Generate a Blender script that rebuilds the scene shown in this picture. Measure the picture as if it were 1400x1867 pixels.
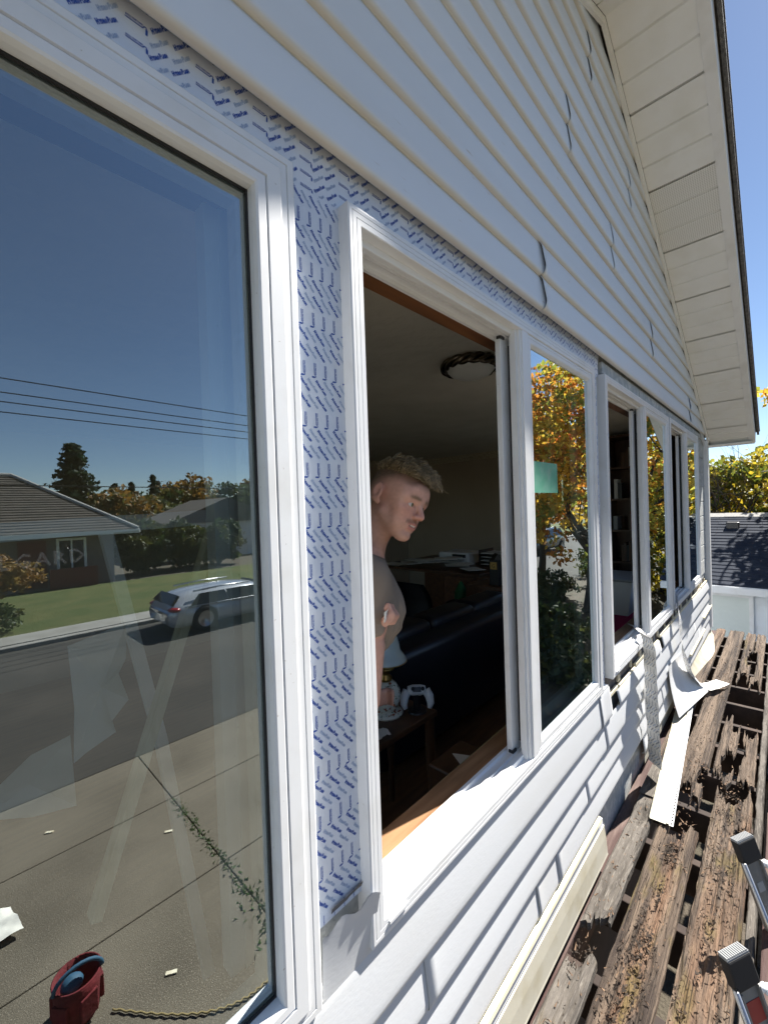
import bpy, math, random
import numpy as np
from mathutils import Matrix, Vector
for _o in list(bpy.data.objects): bpy.data.objects.remove(_o)
SC = bpy.context.scene
COL = SC.collection
rnd = random.Random(7)
NR = np.random.RandomState(11)

# ------------------------------------------------------------------ camera
FPX = 760.0; THETA = math.atan2(725, FPX); ROLL = math.radians(1.9); PITCH = math.atan2(8.5, FPX)
CAM = np.array([0, -0.63, 3.1])
_F0 = np.array([math.cos(THETA), math.sin(THETA), 0]); _R0 = np.array([math.sin(THETA), -math.cos(THETA), 0]); _U0 = np.array([0, 0, 1.])
_F = _F0*math.cos(PITCH) - _U0*math.sin(PITCH); _U = _U0*math.cos(PITCH) + _F0*math.sin(PITCH)
_R = _R0*math.cos(ROLL) - _U*math.sin(ROLL); _UP = _R0*math.sin(ROLL) + _U*math.cos(ROLL)
cd = bpy.data.cameras.new('camera'); cam = bpy.data.objects.new('camera', cd); COL.objects.link(cam)
cd.sensor_fit = 'HORIZONTAL'; cd.sensor_width = 36; cd.lens = 36*FPX/1400; cd.clip_start = 0.02; cd.clip_end = 3000
cam.matrix_world = Matrix(((_R[0], _UP[0], -_F[0], CAM[0]), (_R[1], _UP[1], -_F[1], CAM[1]), (_R[2], _UP[2], -_F[2], CAM[2]), (0, 0, 0, 1)))
SC.camera = cam
# ------------------------------------------------------------------ sky and sun
SUN = Vector((3.9, -1.0, 4.2)).normalized()
w = bpy.data.worlds.new('World'); SC.world = w; w.use_nodes = True
nt = w.node_tree; bg = nt.nodes['Background']
sk = nt.nodes.new('ShaderNodeTexSky'); sk.sky_type = 'NISHITA'; sk.sun_disc = False
sk.sun_elevation = math.asin(SUN.z); sk.sun_rotation = math.atan2(SUN.x, SUN.y)
sk.air_density = 0.80; sk.dust_density = 0.08; sk.ozone_density = 1.8; sk.altitude = 50
nt.links.new(sk.outputs[0], bg.inputs[0]); bg.inputs[1].default_value = 0.05
sl = bpy.data.lights.new('sun', 'SUN'); sl.energy = 5.0; sl.angle = math.radians(0.53); sl.color = (1.0, 0.95, 0.87)
sun = bpy.data.objects.new('sun', sl); COL.objects.link(sun); sun.location = (20, -5, 22)
sun.rotation_euler = SUN.to_track_quat('Z', 'Y').to_euler()
SC.view_settings.view_transform = 'Standard'; SC.view_settings.look = 'None'
SC.view_settings.exposure = 1.55; SC.view_settings.gamma = 1.0; SC.view_settings.use_curve_mapping = False
SC.render.engine = 'CYCLES'
SC.cycles.max_bounces = 10; SC.cycles.diffuse_bounces = 5; SC.cycles.glossy_bounces = 6; SC.cycles.transparent_max_bounces = 16

# ------------------------------------------------------------------ material helpers
MATS = {}
def mat(name, col, rough=0.6, metal=0.0, var=None, bump=None, spec=0.5, stretch=(1, 1, 1), attr=None, trans=0.0, coat=0.0, var2=None):
    """var=(scale, other colour, contrast lo, hi); bump=(scale, strength, dist); attr: colour attribute multiplied/mixed in"""
    m = bpy.data.materials.new(name); m.use_nodes = True; t = m.node_tree; n = t.nodes; b = n['Principled BSDF']
    b.inputs['Roughness'].default_value = rough; b.inputs['Metallic'].default_value = metal
    b.inputs['Specular IOR Level'].default_value = spec; b.inputs['Coat Weight'].default_value = coat
    geo = n.new('ShaderNodeNewGeometry'); mp = n.new('ShaderNodeMapping'); mp.inputs['Scale'].default_value = stretch
    t.links.new(geo.outputs['Position'], mp.inputs[0])
    src = None
    def noise(scale, detail=5):
        q = n.new('ShaderNodeTexNoise'); q.inputs['Scale'].default_value = scale; q.inputs['Detail'].default_value = detail
        t.links.new(mp.outputs[0], q.inputs['Vector']); return q
    def mixc(fac, a, c):
        mx = n.new('ShaderNodeMix'); mx.data_type = 'RGBA'
        t.links.new(fac, mx.inputs[0])
        if hasattr(a, 'links'): t.links.new(a, mx.inputs[6])
        else: mx.inputs[6].default_value = (*a, 1)
        if hasattr(c, 'links'): t.links.new(c, mx.inputs[7])
        else: mx.inputs[7].default_value = (*c, 1)
        return mx.outputs[2]
    cur = col
    for v in (var, var2):
        if v:
            q = noise(v[0]); r = n.new('ShaderNodeMapRange'); r.inputs[1].default_value = v[2]; r.inputs[2].default_value = v[3]
            t.links.new(q.outputs[0], r.inputs[0]); cur = mixc(r.outputs[0], cur, v[1])
    if attr:
        a = n.new('ShaderNodeAttribute'); a.attribute_name = attr[0]
        if len(attr) == 1: cur = a.outputs['Color']
        else: cur = mixc(a.outputs['Fac'], cur, attr[1])
    if hasattr(cur, 'links'): t.links.new(cur, b.inputs['Base Color'])
    else: b.inputs['Base Color'].default_value = (*cur, 1)
    if bump:
        q = noise(bump[0], 6); bp = n.new('ShaderNodeBump'); bp.inputs['Strength'].default_value = bump[1]; bp.inputs['Distance'].default_value = bump[2]
        t.links.new(q.outputs[0], bp.inputs['Height']); t.links.new(bp.outputs[0], b.inputs['Normal'])
    if trans:
        tr = n.new('ShaderNodeBsdfTranslucent'); ms = n.new('ShaderNodeMixShader'); ms.inputs[0].default_value = trans
        if hasattr(cur, 'links'): t.links.new(cur, tr.inputs[0])
        else: tr.inputs[0].default_value = (*cur, 1)
        t.links.new(b.outputs[0], ms.inputs[1]); t.links.new(tr.outputs[0], ms.inputs[2]); t.links.new(ms.outputs[0], n['Material Output'].inputs[0])
    MATS[name] = m; return m
def glass_mat(name, tint, power, maxmul=1.0):
    m = bpy.data.materials.new(name); m.use_nodes = True; t = m.node_tree; n = t.nodes
    n.remove(n['Principled BSDF'])
    fr = n.new('ShaderNodeFresnel'); fr.inputs[0].default_value = 1.5
    geo = n.new('ShaderNodeNewGeometry'); mp = n.new('ShaderNodeMapping'); t.links.new(geo.outputs['Position'], mp.inputs[0])
    ns = n.new('ShaderNodeTexNoise'); ns.inputs['Scale'].default_value = 1.3; ns.inputs['Detail'].default_value = 0; t.links.new(mp.outputs[0], ns.inputs['Vector'])
    bp = n.new('ShaderNodeBump'); bp.inputs['Strength'].default_value = 0.03; bp.inputs['Distance'].default_value = 0.02; t.links.new(ns.outputs[0], bp.inputs['Height'])
    a = n.new('ShaderNodeMath'); a.operation = 'SUBTRACT'; a.inputs[0].default_value = 1; t.links.new(fr.outputs[0], a.inputs[1])
    p = n.new('ShaderNodeMath'); p.operation = 'POWER'; t.links.new(a.outputs[0], p.inputs[0]); p.inputs[1].default_value = power
    s = n.new('ShaderNodeMath'); s.operation = 'SUBTRACT'; s.inputs[0].default_value = 1; t.links.new(p.outputs[0], s.inputs[1])
    tr = n.new('ShaderNodeBsdfTransparent'); tr.inputs[0].default_value = (*tint, 1)
    gl = n.new('ShaderNodeBsdfGlossy'); gl.inputs['Roughness'].default_value = 0.0; gl.inputs['Color'].default_value = (0.88, 0.97, 1.0, 1); t.links.new(bp.outputs[0], gl.inputs['Normal'])
    ms = n.new('ShaderNodeMixShader'); t.links.new(s.outputs[0], ms.inputs[0]); t.links.new(tr.outputs[0], ms.inputs[1]); t.links.new(gl.outputs[0], ms.inputs[2])
    t.links.new(ms.outputs[0], n['Material Output'].inputs[0]); MATS[name] = m; return m

mat('vinyl', (0.76, 0.775, 0.79), 0.38, var=(9, (0.67, 0.67, 0.655), 0.5, 0.85), var2=(120, (0.42, 0.39, 0.35), 0.71, 0.76))
mat('vinyl_inner', (0.76, 0.74, 0.68), 0.4, var=(30, (0.60, 0.55, 0.46), 0.55, 0.85))
mat('siding', (0.72, 0.765, 0.82), 0.48, var=(3.0, (0.66, 0.69, 0.72), 0.45, 0.8), bump=(60, 0.10, 0.003), stretch=(0.15, 1, 1), attr=('lip_bounce_dirt', (0.70, 0.65, 0.55)), var2=(75, (0.50, 0.46, 0.40), 0.70, 0.78))
mat('siding_low', (0.61, 0.63, 0.655), 0.52, var=(5.0, (0.56, 0.565, 0.56), 0.5, 0.85), bump=(210, 0.09, 0.003), stretch=(0.35, 1, 1), attr=('lip_bounce_dirt', (0.74, 0.68, 0.56)))
mat('soffit', (0.86, 0.85, 0.81), 0.5, var=(6, (0.79, 0.77, 0.70), 0.45, 0.85))
mat('trim_yellow', (0.80, 0.74, 0.55), 0.55, var=(22, (0.70, 0.62, 0.42), 0.5, 0.8))
mat('board_white', (0.50, 0.475, 0.39), 0.5, var=(7, (0.38, 0.335, 0.22), 0.48, 0.75), bump=(40, 0.08, 0.004))
mat('sheathing', (0.40, 0.42, 0.42), 0.85, var=(26, (0.60, 0.60, 0.57), 0.45, 0.7), var2=(70, (0.22, 0.23, 0.23), 0.6, 0.8), bump=(50, 0.5, 0.004))
mat('old_paper', (0.16, 0.14, 0.13), 0.9, var=(30, (0.30, 0.26, 0.22), 0.45, 0.75), bump=(50, 0.5, 0.004))
mat('tape', (0.70, 0.74, 0.81), 0.34, var=(14, (0.60, 0.66, 0.77), 0.4, 0.75), bump=(22, 0.5, 0.006))
mat('tape_back', (0.80, 0.79, 0.76), 0.5, var=(14, (0.72, 0.71, 0.68), 0.4, 0.75), bump=(26, 0.3, 0.004))
mat('print_blue', (0.020, 0.075, 0.36), 0.5)
mat('print_grey', (0.33, 0.42, 0.60), 0.5)
mat('etch', (0.62, 0.64, 0.66), 0.5)
mat('print_dark', (0.11, 0.13, 0.20), 0.5)
mat('fascia', (0.84, 0.83, 0.80), 0.45, var=(5, (0.66, 0.63, 0.57), 0.5, 0.85))
mat('shingle', (0.085, 0.082, 0.08), 0.92, var=(40, (0.17, 0.16, 0.15), 0.4, 0.7), bump=(120, 0.6, 0.006))
mat('shingle_blue', (0.022, 0.030, 0.048), 0.95, var=(5, (0.040, 0.048, 0.066), 0.35, 0.7), var2=(60, (0.014, 0.018, 0.03), 0.5, 0.75), spec=0.2, bump=(120, 0.5, 0.006))
mat('shingle_brown', (0.050, 0.043, 0.037), 0.9, var=(3, (0.085, 0.072, 0.06), 0.35, 0.7), bump=(60, 0.5, 0.01))
mat('ridge_grey', (0.42, 0.41, 0.39), 0.9, var=(30, (0.30, 0.30, 0.29), 0.4, 0.7))
mat('wood_stool', (0.36, 0.20, 0.10), 0.5, var=(7, (0.22, 0.11, 0.05), 0.35, 0.7), bump=(40, 0.1, 0.003), stretch=(0.6, 6, 6))
mat('wood_dark', (0.075, 0.035, 0.018), 0.4, var=(5, (0.14, 0.065, 0.03), 0.35, 0.7), stretch=(2, 2, 0.4))
mat('wood_header', (0.20, 0.085, 0.035), 0.45, var=(8, (0.11, 0.045, 0.02), 0.35, 0.7), stretch=(0.4, 4, 4))
mat('plywood', (0.42, 0.36, 0.20), 0.6, var=(9, (0.32, 0.26, 0.13), 0.35, 0.7), stretch=(0.6, 4, 4))
mat('lumber', (0.78, 0.72, 0.56), 0.65, var=(14, (0.55, 0.46, 0.31), 0.4, 0.7), stretch=(2, 2, 0.35))
mat('ceiling_paint', (0.70, 0.67, 0.58), 0.85, bump=(7, 0.9, 0.02), var=(4, (0.64, 0.61, 0.52), 0.4, 0.7))
mat('wall_paint', (0.52, 0.43, 0.32), 0.85, var=(2, (0.48, 0.39, 0.285), 0.4, 0.7))
mat('floor_wood', (0.20, 0.10, 0.045), 0.35, var=(6, (0.12, 0.055, 0.025), 0.35, 0.7), stretch=(0.6, 5, 5))
mat('black_rubber', (0.018, 0.018, 0.02), 0.7, bump=(90, 0.2, 0.003))
mat('dark_leather', (0.007, 0.008, 0.013), 0.36, bump=(60, 0.2, 0.004), var=(6, (0.010, 0.011, 0.02), 0.4, 0.7))
mat('black_plastic', (0.02, 0.02, 0.022), 0.35)
mat('white_plastic', (0.74, 0.75, 0.76), 0.3)
mat('grey_plastic', (0.33, 0.34, 0.35), 0.4)
mat('milk_glass', (0.66, 0.73, 0.74), 0.16, var=(5, (0.60, 0.68, 0.69), 0.4, 0.7), coat=0.4)
mat('frosted_glass', (0.82, 0.83, 0.78), 0.35)
mat('bronze', (0.10, 0.085, 0.06), 0.24, metal=1.0, var=(12, (0.18, 0.15, 0.11), 0.4, 0.7))
mat('brass', (0.45, 0.30, 0.11), 0.3, metal=1.0)
mat('paper', (0.74, 0.72, 0.66), 0.7)
mat('floral', (0.74, 0.72, 0.62), 0.22, var=(52, (0.34, 0.10, 0.03), 0.56, 0.62), var2=(70, (0.07, 0.14, 0.04), 0.60, 0.66))
mat('red_paint', (0.33, 0.035, 0.03), 0.5)
mat('red_canvas', (0.17, 0.014, 0.02), 0.85, bump=(40, 0.6, 0.01), var=(9, (0.10, 0.01, 0.014), 0.4, 0.7))
mat('blue_cloth', (0.025, 0.09, 0.16), 0.7, bump=(50, 0.3, 0.005))
mat('aluminium', (0.23, 0.23, 0.225), 0.5, metal=0.15, var=(12, (0.18, 0.18, 0.175), 0.4, 0.75), bump=(70, 0.1, 0.002))
mat('steel', (0.55, 0.56, 0.57), 0.3, metal=1.0)
mat('green_label', (0.20, 0.62, 0.44), 0.5, var=(18, (0.34, 0.70, 0.55), 0.45, 0.7))
mat('film', (0.62, 0.68, 0.66), 0.5, bump=(9, 0.4, 0.02))
mat('pink_plastic', (0.45, 0.03, 0.14), 0.4)
mat('asphalt', (0.037, 0.034, 0.029), 0.92, var=(0.7, (0.054, 0.048, 0.040), 0.4, 0.7), bump=(120, 0.4, 0.006))
mat('concrete', (0.155, 0.132, 0.098), 0.92, var=(1.1, (0.095, 0.080, 0.058), 0.38, 0.70), var2=(110, (0.27, 0.235, 0.185), 0.54, 0.70), bump=(140, 0.8, 0.008))
mat('sidewalk', (0.27, 0.26, 0.24), 0.9, var=(2, (0.21, 0.20, 0.18), 0.4, 0.7), bump=(90, 0.4, 0.006))
mat('lawn', (0.065, 0.090, 0.018), 0.95, var=(0.9, (0.12, 0.12, 0.035), 0.38, 0.68), var2=(60, (0.05, 0.08, 0.015), 0.5, 0.75), bump=(80, 1.0, 0.03))
mat('soil', (0.085, 0.068, 0.05), 0.95, var=(2.5, (0.055, 0.05, 0.03), 0.4, 0.7), bump=(50, 0.8, 0.02))
mat('house_paint', (0.17, 0.14, 0.13), 0.8)
mat('house_white', (0.72, 0.72, 0.70), 0.6)
mat('door_red', (0.12, 0.016, 0.014), 0.6)
mat('car_silver', (0.46, 0.48, 0.52), 0.25, metal=0.35, coat=0.8)
mat('car_dark', (0.06, 0.065, 0.075), 0.22, metal=0.4, coat=0.8)
mat('car_glass', (0.012, 0.014, 0.016), 0.05)
mat('tyre', (0.02, 0.02, 0.02), 0.85)
mat('tail_red', (0.25, 0.01, 0.012), 0.25, coat=0.5)
mat('lamp_clear', (0.7, 0.7, 0.68), 0.12)
mat('bark', (0.085, 0.068, 0.052), 0.95, var=(9, (0.045, 0.036, 0.03), 0.35, 0.7), bump=(30, 1.0, 0.03), stretch=(3, 3, 0.5))
mat('leaf_maple', (1, 1, 1), 0.6, attr=('col',), trans=0.58)
mat('leaf_green', (1, 1, 1), 0.6, attr=('col',), trans=0.4)
mat('wire', (0.015, 0.015, 0.017), 0.8)
mat('pole_wood', (0.13, 0.10, 0.075), 0.9)
mat('rope', (0.25, 0.19, 0.08), 0.8)
mat('rotwood', (0.165, 0.120, 0.086), 0.92, var=(9, (0.034, 0.022, 0.016), 0.42, 0.62), var2=(2.6, (0.25, 0.135, 0.075), 0.50, 0.74), bump=(30, 1.0, 0.03), stretch=(0.10, 2.8, 2.8), attr=('moss', (0.13, 0.095, 0.025)))
mat('greywood', (0.125, 0.11, 0.095), 0.92, var=(14, (0.05, 0.042, 0.035), 0.42, 0.68), var2=(90, (0.20, 0.18, 0.155), 0.55, 0.75), bump=(40, 0.9, 0.012), stretch=(0.25, 2.0, 2.0), attr=('moss', (0.17, 0.12, 0.04)))
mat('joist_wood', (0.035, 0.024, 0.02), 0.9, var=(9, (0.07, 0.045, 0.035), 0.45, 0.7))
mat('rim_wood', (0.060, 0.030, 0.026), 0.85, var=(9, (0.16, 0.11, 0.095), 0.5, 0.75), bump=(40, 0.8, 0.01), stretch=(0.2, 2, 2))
mat('chip', (0.24, 0.15, 0.09), 0.9, var=(30, (0.12, 0.075, 0.05), 0.4, 0.65))
mat('crumb', (0.028, 0.019, 0.013), 0.95, var=(45, (0.13, 0.080, 0.048), 0.50, 0.72))
mat('foundation', (0.030, 0.020, 0.017), 0.9, var=(6, (0.05, 0.03, 0.025), 0.4, 0.7))
mat('spacer', (0.50, 0.60, 0.53), 0.35)
mat('skin', (1, 1, 1), 0.48, attr=('col',), bump=(160, 0.05, 0.002))
mat('shirt', (0.21, 0.168, 0.132), 0.85, bump=(190, 0.25, 0.002), var=(6, (0.185, 0.148, 0.116), 0.4, 0.7))
mat('trousers', (0.05, 0.055, 0.07), 0.85)
mat('hair', (0.15, 0.108, 0.055), 0.42, var=(60, (0.44, 0.33, 0.18), 0.42, 0.68))
mat('eye_white', (0.46, 0.42, 0.40), 0.2)
mat('iris', (0.12, 0.11, 0.06), 0.12)
for sk_ in ('skin',):
    bs = MATS[sk_].node_tree.nodes['Principled BSDF']; bs.inputs['Subsurface Weight'].default_value = 0.12; bs.inputs['Subsurface Radius'].default_value = (0.012, 0.005, 0.003); bs.inputs['Subsurface Scale'].default_value = 0.5
glass_mat('window_glass', (0.80, 0.86, 0.83), 9.5)
glass_mat('fixed_glass', (0.74, 0.82, 0.77), 6.5)
glass_mat('sash_glass', (0.86, 0.92, 0.88), 1.6)
m = MATS['green_label']; n = m.node_tree.nodes; tr = n.new('ShaderNodeBsdfTransparent'); ms = n.new('ShaderNodeMixShader'); ms.inputs[0].default_value = 0.5; m.node_tree.links.new(tr.outputs[0], ms.inputs[1]); m.node_tree.links.new(n['Principled BSDF'].outputs[0], ms.inputs[2]); m.node_tree.links.new(ms.outputs[0], n['Material Output'].inputs[0])
m = MATS['etch']; n = m.node_tree.nodes; tr = n.new('ShaderNodeBsdfTransparent'); ms = n.new('ShaderNodeMixShader'); ms.inputs[0].default_value = 0.04; m.node_tree.links.new(tr.outputs[0], ms.inputs[1]); m.node_tree.links.new(n['Principled BSDF'].outputs[0], ms.inputs[2]); m.node_tree.links.new(ms.outputs[0], n['Material Output'].inputs[0])
# perforated soffit: dark dots
m = mat('soffit_vent', (0.70, 0.685, 0.63), 0.55)
t = m.node_tree; g = t.nodes.new('ShaderNodeNewGeometry'); vo = t.nodes.new('ShaderNodeTexVoronoi'); vo.inputs['Scale'].default_value = 90; vo.inputs['Randomness'].default_value = 0.0
mr = t.nodes.new('ShaderNodeMapRange'); mr.inputs[1].default_value = 0.28; mr.inputs[2].default_value = 0.42
mx = t.nodes.new('ShaderNodeMix'); mx.data_type = 'RGBA'; mx.inputs[6].default_value = (0.62, 0.60, 0.55, 1); mx.inputs[7].default_value = (0.84, 0.83, 0.78, 1)
mp_v = t.nodes.new('ShaderNodeMapping'); mp_v.inputs['Scale'].default_value = (1.1, 1, 0); vo.voronoi_dimensions = '2D'; t.links.new(g.outputs['Position'], mp_v.inputs[0]); t.links.new(mp_v.outputs[0], vo.inputs['Vector']); t.links.new(vo.outputs['Distance'], mr.inputs[0]); t.links.new(mr.outputs[0], mx.inputs[0]); t.links.new(mx.outputs[2], t.nodes['Principled BSDF'].inputs['Base Color'])

# ------------------------------------------------------------------ geometry helpers
ORG = {}
class MB:
    def __init__(s): s.v = []; s.f = []; s.a = []
    def add(s, vs, fs, a=None):
        k = len(s.v); s.v += [tuple(map(float, p)) for p in vs]; s.f += [tuple(i+k for i in f) for f in fs]
        s.a += list(a) if a is not None else [0.0]*len(vs); return s
    def box(s, x0, x1, y0, y1, z0, z1):
        v = [(x0, y0, z0), (x1, y0, z0), (x1, y1, z0), (x0, y1, z0), (x0, y0, z1), (x1, y0, z1), (x1, y1, z1), (x0, y1, z1)]
        return s.add(v, [(3, 2, 1, 0), (4, 5, 6, 7), (0, 1, 5, 4), (1, 2, 6, 5), (2, 3, 7, 6), (3, 0, 4, 7)])
    def obox(s, c, ax, ay, az, hx, hy, hz):
        c = np.array(c, float); ax, ay, az = [np.array(q, float)/np.linalg.norm(q) for q in (ax, ay, az)]
        v = [c+i*hx*ax+j*hy*ay+k*hz*az for k in (-1, 1) for i, j in ((-1, -1), (1, -1), (1, 1), (-1, 1))]
        return s.add(v, [(3, 2, 1, 0), (4, 5, 6, 7), (0, 1, 5, 4), (1, 2, 6, 5), (2, 3, 7, 6), (3, 0, 4, 7)])
    def bar(s, p, q, w, h, up=(0, 0, 1)):
        p = np.array(p, float); q = np.array(q, float); d = q-p; L = np.linalg.norm(d); d = d/L
        u = np.array(up, float); sd = np.cross(d, u); sd /= np.linalg.norm(sd); u = np.cross(sd, d)
        return s.obox((p+q)/2, d, sd, u, L/2, w/2, h/2)
    def prism(s, poly, fn, a, b):
        """poly list of 2d; fn(u,v,t)->xyz; caps at a and b"""
        n = len(poly); v = [fn(u, q, a) for u, q in poly]+[fn(u, q, b) for u, q in poly]
        f = [(i, (i+1) % n, n+(i+1) % n, n+i) for i in range(n)]+[tuple(range(n-1, -1, -1)), tuple(range(n, 2*n))]
        return s.add(v, f)
    def tube(s, path, rad, n=8, cap=True, att=None):
        P = np.array(path, float); m = len(P); R = np.broadcast_to(np.array(rad, float), (m,))
        T = np.gradient(P, axis=0); T /= np.linalg.norm(T, axis=1)[:, None]+1e-12
        u = np.array([0, 0, 1.]) if abs(T[0][2]) < 0.9 else np.array([1., 0, 0])
        vs = []
        for i in range(m):
            sd = np.cross(T[i], u); sd /= np.linalg.norm(sd)+1e-12; u = np.cross(sd, T[i])
            for k in range(n):
                c = 2*math.pi*k/n; vs.append(P[i]+R[i]*(math.cos(c)*sd+math.sin(c)*u))
        fs = [(i*n+k, i*n+(k+1) % n, (i+1)*n+(k+1) % n, (i+1)*n+k) for i in range(m-1) for k in range(n)]
        if cap: fs += [tuple(range(n-1, -1, -1)), tuple((m-1)*n+k for k in range(n))]
        return s.add(vs, fs, None if att is None else np.repeat(att, n))
    def lathe(s, prof, c, n=28, ax=(0, 0, 1)):
        ax = np.array(ax, float)/np.linalg.norm(ax); u = np.cross(ax, (0.3, 0.9, 0.1)); u /= np.linalg.norm(u); q = np.cross(ax, u); c = np.array(c, float)
        vs = [c+ax*z+r*(math.cos(2*math.pi*k/n)*u+math.sin(2*math.pi*k/n)*q) for r, z in prof for k in range(n)]
        m = len(prof); fs = [(i*n+k, i*n+(k+1) % n, (i+1)*n+(k+1) % n, (i+1)*n+k) for i in range(m-1) for k in range(n)]
        return s.add(vs, fs)
    def grid(s, P, a=None):
        P = np.asarray(P, float); r, c = P.shape[:2]
        fs = [(i*c+j, i*c+j+1, (i+1)*c+j+1, (i+1)*c+j) for i in range(r-1) for j in range(c-1)]
        return s.add(P.reshape(-1, 3), fs, None if a is None else np.asarray(a).ravel())
    def ball(s, c, r, n=12, m=8):
        prof = [(math.sin(math.pi*i/m)*1.0, -math.cos(math.pi*i/m)) for i in range(m+1)]
        c = np.array(c, float); r = np.broadcast_to(np.array(r, float), (3,))
        vs = [c+r*np.array([p*math.cos(2*math.pi*k/n), p*math.sin(2*math.pi*k/n), z]) for p, z in prof for k in range(n)]
        return s.add(vs, [(i*n+k, i*n+(k+1) % n, (i+1)*n+(k+1) % n, (i+1)*n+k) for i in range(m) for k in range(n)])
    def build(s, name, material, parent=None, smooth=False, attr=None, bevel=0, org=None, double=False):
        return mesh_obj(name, s.v, s.f, material, parent, smooth, (attr, s.a) if attr else None, bevel, org)
def mesh_obj(name, v, f, material, parent=None, smooth=False, attr=None, bevel=0, org=None):
    v = np.asarray(v, float).reshape(-1, 3)
    if parent is not None: o3 = ORG[parent.name]
    elif org is not None: o3 = np.array(org, float)
    else: o3 = np.array([(v[:, 0].min()+v[:, 0].max())/2, (v[:, 1].min()+v[:, 1].max())/2, v[:, 2].min()])
    me = bpy.data.meshes.new(name)
    v2 = v-o3
    if isinstance(f, np.ndarray): me.from_pydata(v2.tolist(), [], f.tolist())
    else: me.from_pydata(v2.tolist(), [], f)
    me.update()
    if attr:
        a = me.color_attributes.new(attr[0], 'FLOAT_COLOR', 'POINT'); c = np.asarray(attr[1], float)
        if c.ndim == 1: c = np.stack([c, c, c, np.ones_like(c)], 1)
        elif c.shape[1] == 3: c = np.concatenate([c, np.ones((len(c), 1))], 1)
        a.data.foreach_set('color', c.astype(np.float32).ravel())
    me.materials.append(MATS[material] if isinstance(material, str) else material)
    if smooth: me.polygons.foreach_set('use_smooth', [True]*len(me.polygons))
    o = bpy.data.objects.new(name, me); COL.objects.link(o)
    if parent is not None: o.parent = parent
    else: o.location = o3
    ORG[o.name] = o3
    if bevel:
        b = o.modifiers.new('bevel', 'BEVEL'); b.width = bevel; b.segments = 2; b.limit_method = 'ANGLE'
    return o
def tag(o, label, cat, group=None, kind=None):
    if label: o['label'] = label
    if cat: o['category'] = cat
    if group: o['group'] = group
    if kind: o['kind'] = kind
    return o
def thing(name, label, cat, loc, group=None, parent=None):
    o = bpy.data.objects.new(name, None); COL.objects.link(o); o.empty_display_size = 0.1
    if parent is not None:
        o.parent = parent; ORG[o.name] = ORG[parent.name]
    else:
        o.location = loc; ORG[o.name] = np.array(loc, float); tag(o, label, cat, group)
    return o
def struct(o): o['kind'] = 'structure'; return o
def copy_tree(o, d, parent=None):
    c = o.copy(); COL.objects.link(c)
    if parent is None: c.location = Vector(o.location)+Vector(d); ORG[c.name] = ORG[o.name]+np.array(d)
    else: c.parent = parent
    for ch in list(o.children): copy_tree(ch, d, c)
    return c
def frame_sweep(mb, x0, x1, z0, z1, prof):
    """mitred rectangular frame in the XZ plane; prof = closed polygon of (inset, y)"""
    n = len(prof); vs = []
    for u, y in prof: vs += [(x0+u, y, z0+u), (x1-u, y, z0+u), (x1-u, y, z1-u), (x0+u, y, z1-u)]
    fs = []
    for i in range(n):
        j = (i+1) % n
        for k in range(4):
            l = (k+1) % 4; fs.append((i*4+k, i*4+l, j*4+l, j*4+k))
    return mb.add(vs, fs)
_perm = NR.rand(64, 64, 64)
def vnoise(x, y, z=0.0):
    x, y, z = np.broadcast_arrays(np.asarray(x, float), np.asarray(y, float), np.asarray(z, float))
    xi, yi, zi = np.floor(x).astype(int), np.floor(y).astype(int), np.floor(z).astype(int)
    fx, fy, fz = x-xi, y-yi, z-zi; fx = fx*fx*(3-2*fx); fy = fy*fy*(3-2*fy); fz = fz*fz*(3-2*fz)
    r = 0
    for a in (0, 1):
        for b in (0, 1):
            for c in (0, 1):
                r = r+_perm[(xi+a) % 64, (yi+b) % 64, (zi+c) % 64]*(fx if a else 1-fx)*(fy if b else 1-fy)*(fz if c else 1-fz)
    return r
def fbm(x, y, z=0.0, o=4):
    r = 0; a = 0.5
    for k in range(o): r = r+a*vnoise(x*2**k+k*7.3, y*2**k+k*3.1, z*2**k); a *= 0.5
    return r

# ================================================================== THE SETTING
def sheet(name, x0, x1, y0, y1, z, material, nx=2, ny=2, zf=None):
    xs = np.linspace(x0, x1, nx); ys = np.linspace(y0, y1, ny); X, Y = np.meshgrid(xs, ys)
    Z = np.full_like(X, z) if zf is None else zf(X, Y)
    mb = MB(); mb.grid(np.stack([X, Y, Z], -1)); return struct(mb.build(name, material))
def ground_z(X, Y):
    s = np.clip((X-6.6)/2.0, 0, 1)*np.clip((Y+3.0)/2.5, 0, 1); s = s*s*(3-2*s)
    return -0.9*s-0.02
xs = np.concatenate([[-900, -300, -80, -20], np.linspace(-6, 18, 49), [30, 80, 300, 900]]); ys = np.concatenate([[-900, -300, -80, -30], np.linspace(-20, 12, 65), [30, 80, 300, 900]])
X, Y = np.meshgrid(xs, ys); mb = MB(); mb.grid(np.stack([X, Y, ground_z(X, Y)], -1)); struct(mb.build('ground', 'soil', org=(0, 0, 0)))
sheet('street', -70, 90, -12.55, -5.4, -0.012, 'asphalt')
sheet('front_lawn', -60, 80, -21.5, -13.75, 0.10, 'lawn')
mb = MB(); mb.box(-60, 80, -13.75, -12.78, -0.3, 0.11); struct(mb.build('pavement', 'sidewalk', bevel=0.01))
mb = MB(); mb.box(-60, 80, -12.78, -12.55, -0.3, 0.09); struct(mb.build('kerb', 'sidewalk', bevel=0.02))
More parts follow.
